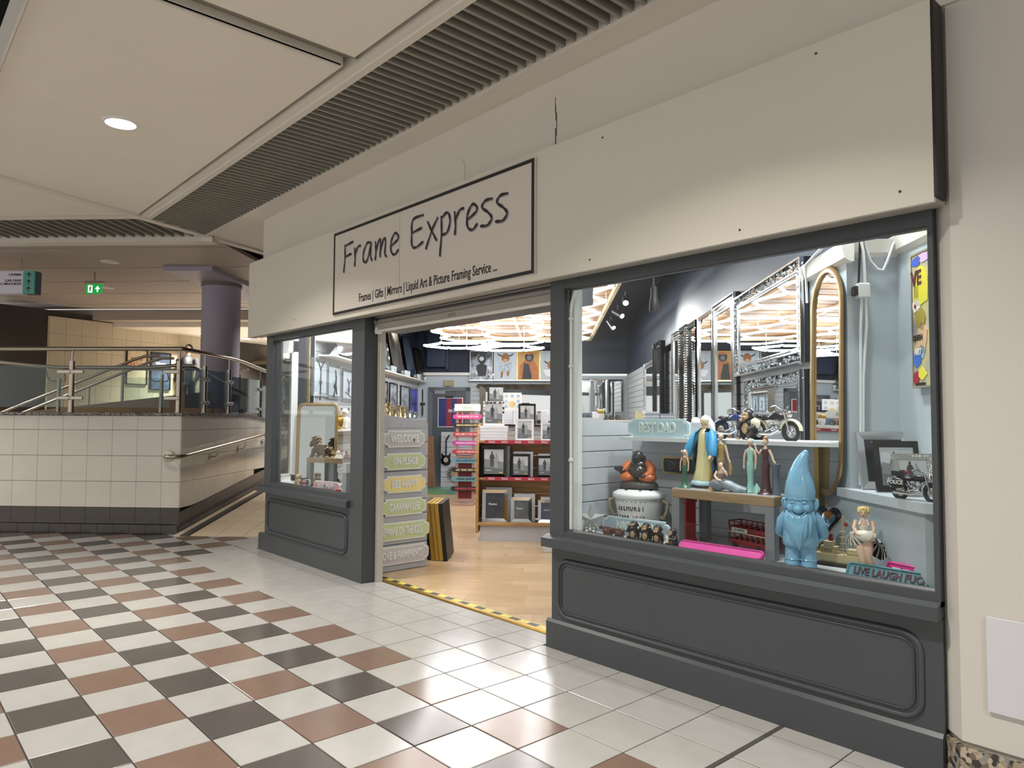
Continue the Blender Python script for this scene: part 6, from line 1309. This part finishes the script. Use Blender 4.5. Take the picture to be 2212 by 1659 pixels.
for k in range(5):
    for j in range(2): solo('book', MB().box(0, .14, 0, .12, 0, .019, .002), mat('book_cover_%d' % (k % 2), ('d3d6de', '9aa0aa')[k % 2], .5), 'pale flat boxed book, %s of the %s stack on the gondola' % (('bottom', 'second', 'middle', 'fourth', 'top')[k], ('left', 'right')[j]), 'book', W(.98+.15*j, 2.36, zg_+.0195*k), Q, 'books on the gondola') if j == 0 or k < 4 else None
plaque('white round ended sign ending in PRINTS above the gondola', 'PAWPRINTS', W(.22, 2.62, 1.585), Q, .36, .09, M_white, rim=M_white, ink=mat('letter_faint', 'aeb8bd', .5), sx=.6, ts=.6, bold=.002)
solo('sign_stand', MB().box(-.03, .03, 0, .03, 0, .10), M_white, 'small white stand under the PRINTS sign', 'stand', W(.22, 2.63, zg_), Q)
# cables and junction box on the step wall
M_cab = mat('cable_white', 'dfe3e4', .5)
sk_ = T('junction_box', 'white socket box with trailing white cables on the pale wall right of the arched mirror', 'electrical box', W(0, vS-.002, 0), Q)
part('box', MB().box(1.675, 1.735, -.05, 0, 2.135, 2.215, .006), mat('socket_white', 'd6dadb', .5), sk_)
part('plug', MB().box(1.655, 1.678, -.045, -.005, 2.15, 2.20, .004), M_ink, sk_)
part('cable', MB().tube([(1.70, -.03, 2.14), (1.69, -.03, 1.95), (1.684, -.03, 1.5), (1.675, -.03, 1.15)], .008, 8), M_cab, sk_, 50)
part('cable', MB().tube([(1.69, -.045, 2.47), (1.705, -.045, 2.38), (1.715, -.04, 2.20), (1.722, -.03, 2.0), (1.70, -.03, 1.7), (1.695, -.03, 1.4), (1.69, -.03, 1.15)], .008, 8), M_cab, sk_, 50)
part('cable', MB().tube([(1.71, -.05, 2.47), (1.722, -.04, 2.40), (1.745, -.03, 2.335), (1.785, -.025, 2.29), (1.815, -.025, 2.285), (1.835, -.03, 2.33), (1.86, -.05, 2.42), (1.89, -.06, 2.465), (1.93, -.06, 2.49)], .008, 8), M_cab, sk_, 50)
part('black_cable', MB().tube([(1.692, -.04, 2.44), (1.69, -.03, 2.32), (1.683, -.03, 2.2)], .006, 7), M_ink, sk_, 50)
pc = T('wall_cable', 'white cable running along the cove beside the arched mirror', 'cable', W(uR-.03, .0, 0), QR)
part('cable', MB().tube([(.80, -.05, 2.47), (.60, -.05, 2.44), (.42, -.04, 2.42), (.37, -.02, 2.36), (.365, -.015, 2.2)], .008, 8), M_cab, pc, 50)
# bright graffiti canvas on the side wall
gc = T('graffiti_canvas', 'tall narrow bright graffiti style canvas at the far right of the window', 'picture', W(1.885, -1.12, 1.655), QR)
part('canvas', MB().box(0, .45, -.02, 0, 0, .66), mat('graffiti_base', 'b9b04a', .4, col2='7b86c9', var=.35, vscale=5), gc)
part('edge', MB().frame(-.006, .456, -.006, .666, .01, -.024, .01), mat('canvas_edge', '8d8676', .5), gc)
def blob(c, x, z, rx, rz, nm='paint_patch'): part(nm, MB().prism([(x+rx*(1+.3*random.uniform(-1, 1))*math.cos(a), z+rz*(1+.3*random.uniform(-1, 1))*math.sin(a)) for a in [2*PI*k/11 for k in range(11)]], -.0225, -.0195, 'y'), mat('paint_'+c, c, .4), gc)
for c, x, z, rx, rz in (('3d55b0', .05, .62, .05, .03), ('c9a9d0', .12, .63, .05, .02), ('cfc52f', .09, .48, .07, .10), ('e6e3da', .04, .40, .035, .035), ('9a8a2a', .08, .33, .05, .06), ('caa684', .09, .22, .05, .08), ('3a66b8', .04, .14, .045, .04), ('7fb2e0', .09, .17, .03, .03), ('9c2036', .03, .04, .03, .035), ('d8cf35', .09, .06, .04, .03), ('1f1a1a', .07, .01, .05, .012)): blob(c, x, z, rx, rz)
part('flower_eye', MB().xf((.035, -.024, .40), XR).lathe([(.010, -.001), (.010, .001)], 10), mat('flower_red', '9c2030', .4), gc)
text('VE', .10, mat('maroon_ink', '4a1018', .5), gc, (.05, -.0235, .535), XR, .9, .003, .001)
text('QUEEN', .04, M_ink, gc, (.055, -.0235, .24), XR, .7, .001, .001); text('ART', .045, M_letter, gc, (.055, -.0235, .17), XR, .8, .001, .001)
for x in (.03, .045, .06): part('drip', MB().box(x, x+.004, -.0235, -.0225, .44, .50), mat('maroon_ink', '4a1018', .5), gc)
# ================================================================ LEFT WINDOW DISPLAY
struct('floor_display_left', MB().prism([(-4.30, .052), (-2.74, .052), (-2.74, .62), (-3.6, 1.1), (-4.30, .42)], zD-.03, zD), mat('display_floor', 'aeb3b5', .4, var=.03))
struct('partition_5', MB().box(-2.80, -2.73, .06, .9, 0, 1.05), M_grey)
rm = T('rounded_mirror', 'rounded rectangle mirror in a thin gold frame standing in the left window', 'mirror', (-4.285, .30, zD+.012), 0, None, (math.radians(-3), 0, Q))
rr_ = rrect(0, .44, 0, .875, .05, 6)
part('glass', MB().prism(rr_, -.004, .0, 'y'), mat('mirror_dim', 'b9bdbd', .02, 1.0), rm)
part('frame', MB().tube([(x, -.008, z) for x, z in rr_], .011, 6, closed=True, flat=1.8), mat('frame_gold', 'a5875a', .35, .7), rm, 50)
lt = T('display_table', 'low display table with oak top and grey legs in the left window', 'table', (-3.87, .215, zD), math.radians(19.5))
part('top', MB().box(0, .62, 0, .33, .255, .308, .003), mat('table_oak', '9c8464', .4), lt)
for x in (.0, .33, .565):
    for y in (.0, .275): part('leg', MB().box(x, x+.055, y, y+.055, 0, .255, .002), M_lg, lt)
tl = zD+.309
dg_ = T('bulldog_figurine', 'bronze bulldog figurine wearing a flat cap on the left window table', 'figurine', (-3.765, .345, tl), math.radians(205))
M_bz = mat('bronze', '5b4c33', .22, .85, var=.25, vscale=25)
part('body', MB().ball((-.03, 0, .075), (.085, .055, .06), 16, 10).ball((.045, 0, .10), (.06, .058, .07), 16, 10).ball((.085, 0, .165), (.05, .052, .047), 16, 10).ball((.125, 0, .15), (.03, .045, .033), 12, 8).ball((.148, 0, .160), (.009, .014, .009), 8, 6).ball((.13, -.03, .135), (.018, .016, .026), 8, 6).ball((.13, .03, .135), (.018, .016, .026), 8, 6)
     .tube([(.07, -.045, .09), (.085, -.052, .04), (.09, -.052, .012)], [.03, .023, .024], 10).tube([(.07, .045, .09), (.085, .052, .04), (.09, .052, .012)], [.03, .023, .024], 10).ball((.105, -.052, .012), (.028, .022, .012), 8, 6).ball((.105, .052, .012), (.028, .022, .012), 8, 6)
     .tube([(-.08, -.045, .06), (-.06, -.055, .03), (-.07, -.055, .012)], [.04, .03, .022], 10).tube([(-.08, .045, .06), (-.06, .055, .03), (-.07, .055, .012)], [.04, .03, .022], 10).ball((.065, -.045, .195), (.018, .01, .018), 8, 6).ball((.065, .045, .195), (.018, .01, .018), 8, 6), M_bz, dg_, 70)
part('cap', MB().ball((.075, 0, .212), (.055, .05, .018), 14, 8).ball((.118, 0, .203), (.03, .04, .008), 10, 6), mat('cap_bronze', '7d7157', .25, .8), dg_, 60)
part('collar', MB().tube([(.06+.012*math.cos(a), .06*math.cos(a+1.57), .128+.055*math.sin(a+1.57)*.4) for a in [2*PI*k/16 for k in range(16)]], .008, 6, closed=True), M_ink, dg_, 50)
part('medal', MB().ball((.115, 0, .098), (.006, .014, .014), 10, 7), M_gold, dg_, 50)
def small_lady(label, loc, rz, gown, hair, h=.11):
    t = T('lady_figurine', label, 'figurine', loc, rz, 'small ladies in the left window')
    part('gown', MB().lathe([(.045, 0), (.045, .006), (.03, .03), (.018, .05), (.022, .07), (.012, .082)], 16, wob=lambda a, z: 1+.06*math.sin(8*a)), gown, t, 60)
    part('body', MB().tube([(0, 0, .078), (0, 0, .09)], [.008, .007], 8).ball((0, 0, .098), (.010, .011, .013), 10, 8).tube([(-.018, 0, .074), (-.028, -.008, .055), (-.015, -.02, .045)], .0055, 6).tube([(.018, 0, .074), (.028, -.008, .055), (.015, -.02, .045)], .0055, 6), M_skin, t, 60)
    part('hair', MB().ball((0, .004, .103), (.012, .012, .012), 9, 7), hair, t, 60)
small_lady('small figurine of a lady in a wide white dress on the left window table', (-3.47, .375, tl), .3, mat('dress_white', 'dcd8cc', .4), mat('hair_brown', '6b4a2a', .5))
small_lady('small figurine of a lady in a wide maroon dress on the left window table', (-3.345, .41, tl), .3, mat('gown_maroon', '4a2228', .35), mat('hair_dark', '6b4a3a', .4))
mg = T('flag_mug', 'union flag patterned mug by the left window glass', 'mug', (-3.765, .14, zD), .5)
part('bowl', MB().lathe([(.042, 0), (.045, .005), (.045, .095), (.041, .095), (.039, .01)], 24), mat('mug_blue', '1f2c55', .3), mg, 40)
M_rdm = mat('mug_red', 'a31f2c', .3)
def band(x0, z0, x1, z1, w_, m, dy, nm):
    mb = MB(); n = 8
    for k in range(n):
        a, b = [(x0+(x1-x0)*(k+j)/n, z0+(z1-z0)*(k+j)/n) for j in (0, 1)]
        pts = []
        for (x, z), sg in ((a, -1), (a, 1), (b, 1), (b, -1)):
            nx, nz = -(z1-z0), (x1-x0); l_ = math.hypot(nx, nz); X = x+sg*w_*nx/l_; Zz = min(.094, max(.002, z+sg*w_*nz/l_)); t_ = X/.0455
            pts.append((dy*math.sin(t_), -dy*math.cos(t_), Zz))
        mb.add(pts, [(0, 1, 2, 3), (3, 2, 1, 0)])
    part(nm, mb, m, mg)
for a in ((-.055, .002, .055, .093), (-.055, .093, .055, .002)): band(*a, .010, M_white, .0456, 'white_stripe'); band(*a, .004, M_rdm, .0459, 'red_stripe')
band(-.055, .0475, .055, .0475, .014, M_white, .0461, 'white_stripe'); band(0, .002, 0, .094, .014, M_white, .0461, 'white_stripe'); band(-.055, .0475, .055, .0475, .008, M_rdm, .0465, 'red_stripe'); band(0, .002, 0, .094, .008, M_rdm, .0465, 'red_stripe')
part('handle', MB().tube([(.043, .0, .08), (.07, 0, .075), (.072, 0, .03), (.045, 0, .018)], .006, 8), M_white, mg, 50)
tb = T('dog_ornament', 'cream seated dog ornament at the left end of the window', 'ornament', (-3.96, .17, zD), .5)
part('body', MB().ball((0, 0, .045), (.04, .035, .045), 12, 8).ball((0, -.01, .10), (.028, .028, .028), 12, 8).ball((0, -.035, .093), (.014, .012, .011), 8, 6).ball((-.028, 0, .10), (.01, .012, .024), 8, 6).ball((.028, 0, .10), (.01, .012, .024), 8, 6).tube([(-.02, -.03, .05), (-.02, -.04, .01)], .013, 8).tube([(.02, -.03, .05), (.02, -.04, .01)], .013, 8), mat('dog_cream', 'b9a988', .5, var=.15, vscale=30), tb, 70)
part('nose', MB().ball((0, -.048, .097), .005, 6, 5), M_ink, tb)
for k, (x, y, c, lb) in enumerate(((-3.60, .42, '7a6a52', 'brown spotted cat ornament under the left window table'), (-3.42, .50, '3f2a24', 'dark brown bear ornament under the left window table'), (-3.22, .50, '9a958a', 'grey owl ornament under the left window table'))):
    t = T('animal_ornament', lb, 'ornament', (x, y, zD), .4, 'ornaments under the left window table')
    part('body', MB().ball((0, 0, .05), (.05, .045, .05), 12, 8).ball((0, -.015, .115), (.035, .034, .034), 12, 8).ball((-.025, -.01, .145), (.012, .008, .016), 7, 5).ball((.025, -.01, .145), (.012, .008, .016), 7, 5), mat('ornament_'+c, c, .4, var=.4, vscale=35), t, 70)
    part('eyes', MB().ball((-.013, -.046, .12), .005, 6, 5).ball((.013, -.046, .12), .005, 6, 5), M_ink, t)
plaque('pink plaque reading BEST MUM at the foot of the left window', 'BEST MUM', (-3.235, .135, zD+.05), math.radians(12), .40, .095, F['rose'], rim=M_white, sx=.8, ts=.7, bold=.003)
wf = T('warning_stand', 'little white wet floor warning board with yellow base beside the door post', 'sign', (-2.865, .15, zD), math.radians(15))
part('board', MB().box(-.045, .045, -.004, .004, .09, .25, .003), M_white, wf)
part('triangle', MB().prism([(-.03, .165), (.03, .165), (0, .22)], -.0065, -.004, 'y'), M_ink, wf); part('triangle_field', MB().prism([(-.022, .17), (.022, .17), (0, .21)], -.0075, -.0065, 'y'), mat('warning_cream', 'd6d2a8', .5), wf)
part('figure', MB().ball((0, -.0085, .188), (.006, .001, .010), 6, 5), M_ink, wf)
part('yellow_base', MB().prism([(-.05, 0), (-.035, 0), (-.01, .07), (.01, .07), (.035, 0), (.05, 0), (.035, .11), (-.035, .11)], -.008, .008, 'y'), mat('caution_yellow', 'd2c43a', .4), wf)
cr = T('toy_car', 'small red toy car at the right end of the left window', 'toy', (-2.93, .09, zD), .1)
part('body', MB().box(-.05, .05, -.018, .018, .008, .026, .004).box(-.025, .03, -.016, .016, .026, .042, .005), M_rdm, cr)
for x in (-.03, .03):
    for y in (-.018, .018): part('wheel', MB().xf((x, y, .01), XR).lathe([(.010, -.003), (.010, .003)], 12), M_ink, cr)
lsh = solo('ornament_shelf', MB().box(3.55, 5.6, -.26, 0, 1.315, 1.335), M_white, 'white shelf with gold ornaments behind the rounded mirror', 'shelf', W(uL+.022, 0, 0), QL)
pv = T('pineapple_jar', 'gold pineapple textured jar on the white shelf behind the left window', 'jar', W(uL+.17, 4.05, 1.336), Q)
part('jar', MB().lathe([(.05, 0), (.07, .03), (.085, .09), (.08, .14), (.065, .165)], 24, wob=lambda a, z: 1+.04*math.sin(12*a+z*60)*math.cos(12*a-z*60)), M_gold, pv, 80)
part('lid', MB().lathe([(.075, .165), (.072, .18), (.04, .195), (.012, .205)], 20), M_gold, pv, 50)
bo = T('pug_ornament', 'white and gold pug ornament on the white shelf beside the gold jar', 'ornament', W(uL+.17, 4.42, 1.336), Q)
part('body', MB().ball((0, 0, .085), (.07, .06, .085), 14, 9).ball((0, -.02, .215), (.055, .05, .05), 14, 9).tube([(-.03, -.05, .1), (-.03, -.06, .02)], .022, 8).tube([(.03, -.05, .1), (.03, -.06, .02)], .022, 8), M_white, bo, 70)
part('mask', MB().ball((0, -.05, .205), (.032, .026, .026), 10, 7), M_gold, bo, 60); part('ears', MB().ball((-.045, -.01, .25), (.016, .014, .026), 8, 6).ball((.045, -.01, .25), (.016, .014, .026), 8, 6), M_ink, bo, 60)
cu_ = T('silver_birds', 'pair of silver birds standing beside the gold jar on the white shelf', 'ornament', W(uL+.08, 4.0, 1.545), Q)
part('birds', MB().ball((-.05, 0, .04), (.05, .025, .035), 12, 8).tube([(-.08, 0, .05), (-.10, 0, .09), (-.07, 0, .12)], [.018, .012, .01], 8).ball((.05, 0, .04), (.05, .025, .035), 12, 8).tube([(.08, 0, .05), (.10, 0, .09), (.07, 0, .12)], [.018, .012, .01], 8), M_chrome, cu_, 70)
part('perch', MB().box(-.10, .10, -.03, .03, -.21, .008), M_white, cu_)
# a person in dark clothes beyond the balustrade
pe = T('person', 'person in dark coat seen from behind at the far end beyond the balustrade', 'person', W(-8.42, 11.6, 1.442), Q)
bdy = MB()
for s in (-1, 1): bdy.tube([(s*.10, 0, .86), (s*.11, .01, .48), (s*.11, .02, .08), (s*.11, -.05, .03)], [.10, .075, .05, .045], 10)
part('trousers', bdy, mat('trousers_dark', '15171a', .7), pe, 60)
co = MB().tube([(0, 0, .78), (0, .01, 1.0), (0, .01, 1.25), (0, .0, 1.40), (0, 0, 1.47)], [.18, .17, .20, .19, .08], 14, flat=.65)
for s in (-1, 1): co.tube([(s*.19, .0, 1.38), (s*.25, .02, 1.12), (s*.24, -.06, .88)], [.075, .06, .05], 10)
part('coat', co, mat('coat_dark', '101214', .7), pe, 60)
part('body', MB().tube([(0, 0, 1.44), (0, 0, 1.52)], .05, 10).ball((0, -.005, 1.61), (.075, .09, .11), 16, 11).ball((0, -.10, 1.60), (.012, .018, .018), 6, 5).ball((-.24, -.07, .83), (.035, .03, .05), 8, 6).ball((.24, -.07, .83), (.035, .03, .05), 8, 6), mat('skin', '8d6a55', .5), pe, 60)
part('hair', MB().ball((0, .02, 1.63), (.088, .095, .112), 14, 9), mat('hair_black', '0c0b0b', .6), pe, 60)
# ================================================================ lettering as plain meshes
dg = bpy.context.evaluated_depsgraph_get(); dg.update()
for o in [o for o in COL.objects if o.type == 'FONT']:
    me = bpy.data.meshes.new_from_object(o.evaluated_get(dg)); par = o.parent; nm = 'lettering'
    n = bpy.data.objects.new(nm, me); COL.objects.link(n); n.parent = par; n.location = o.location; n.rotation_euler = o.rotation_euler; n.scale = o.scale
    bpy.data.objects.remove(o)
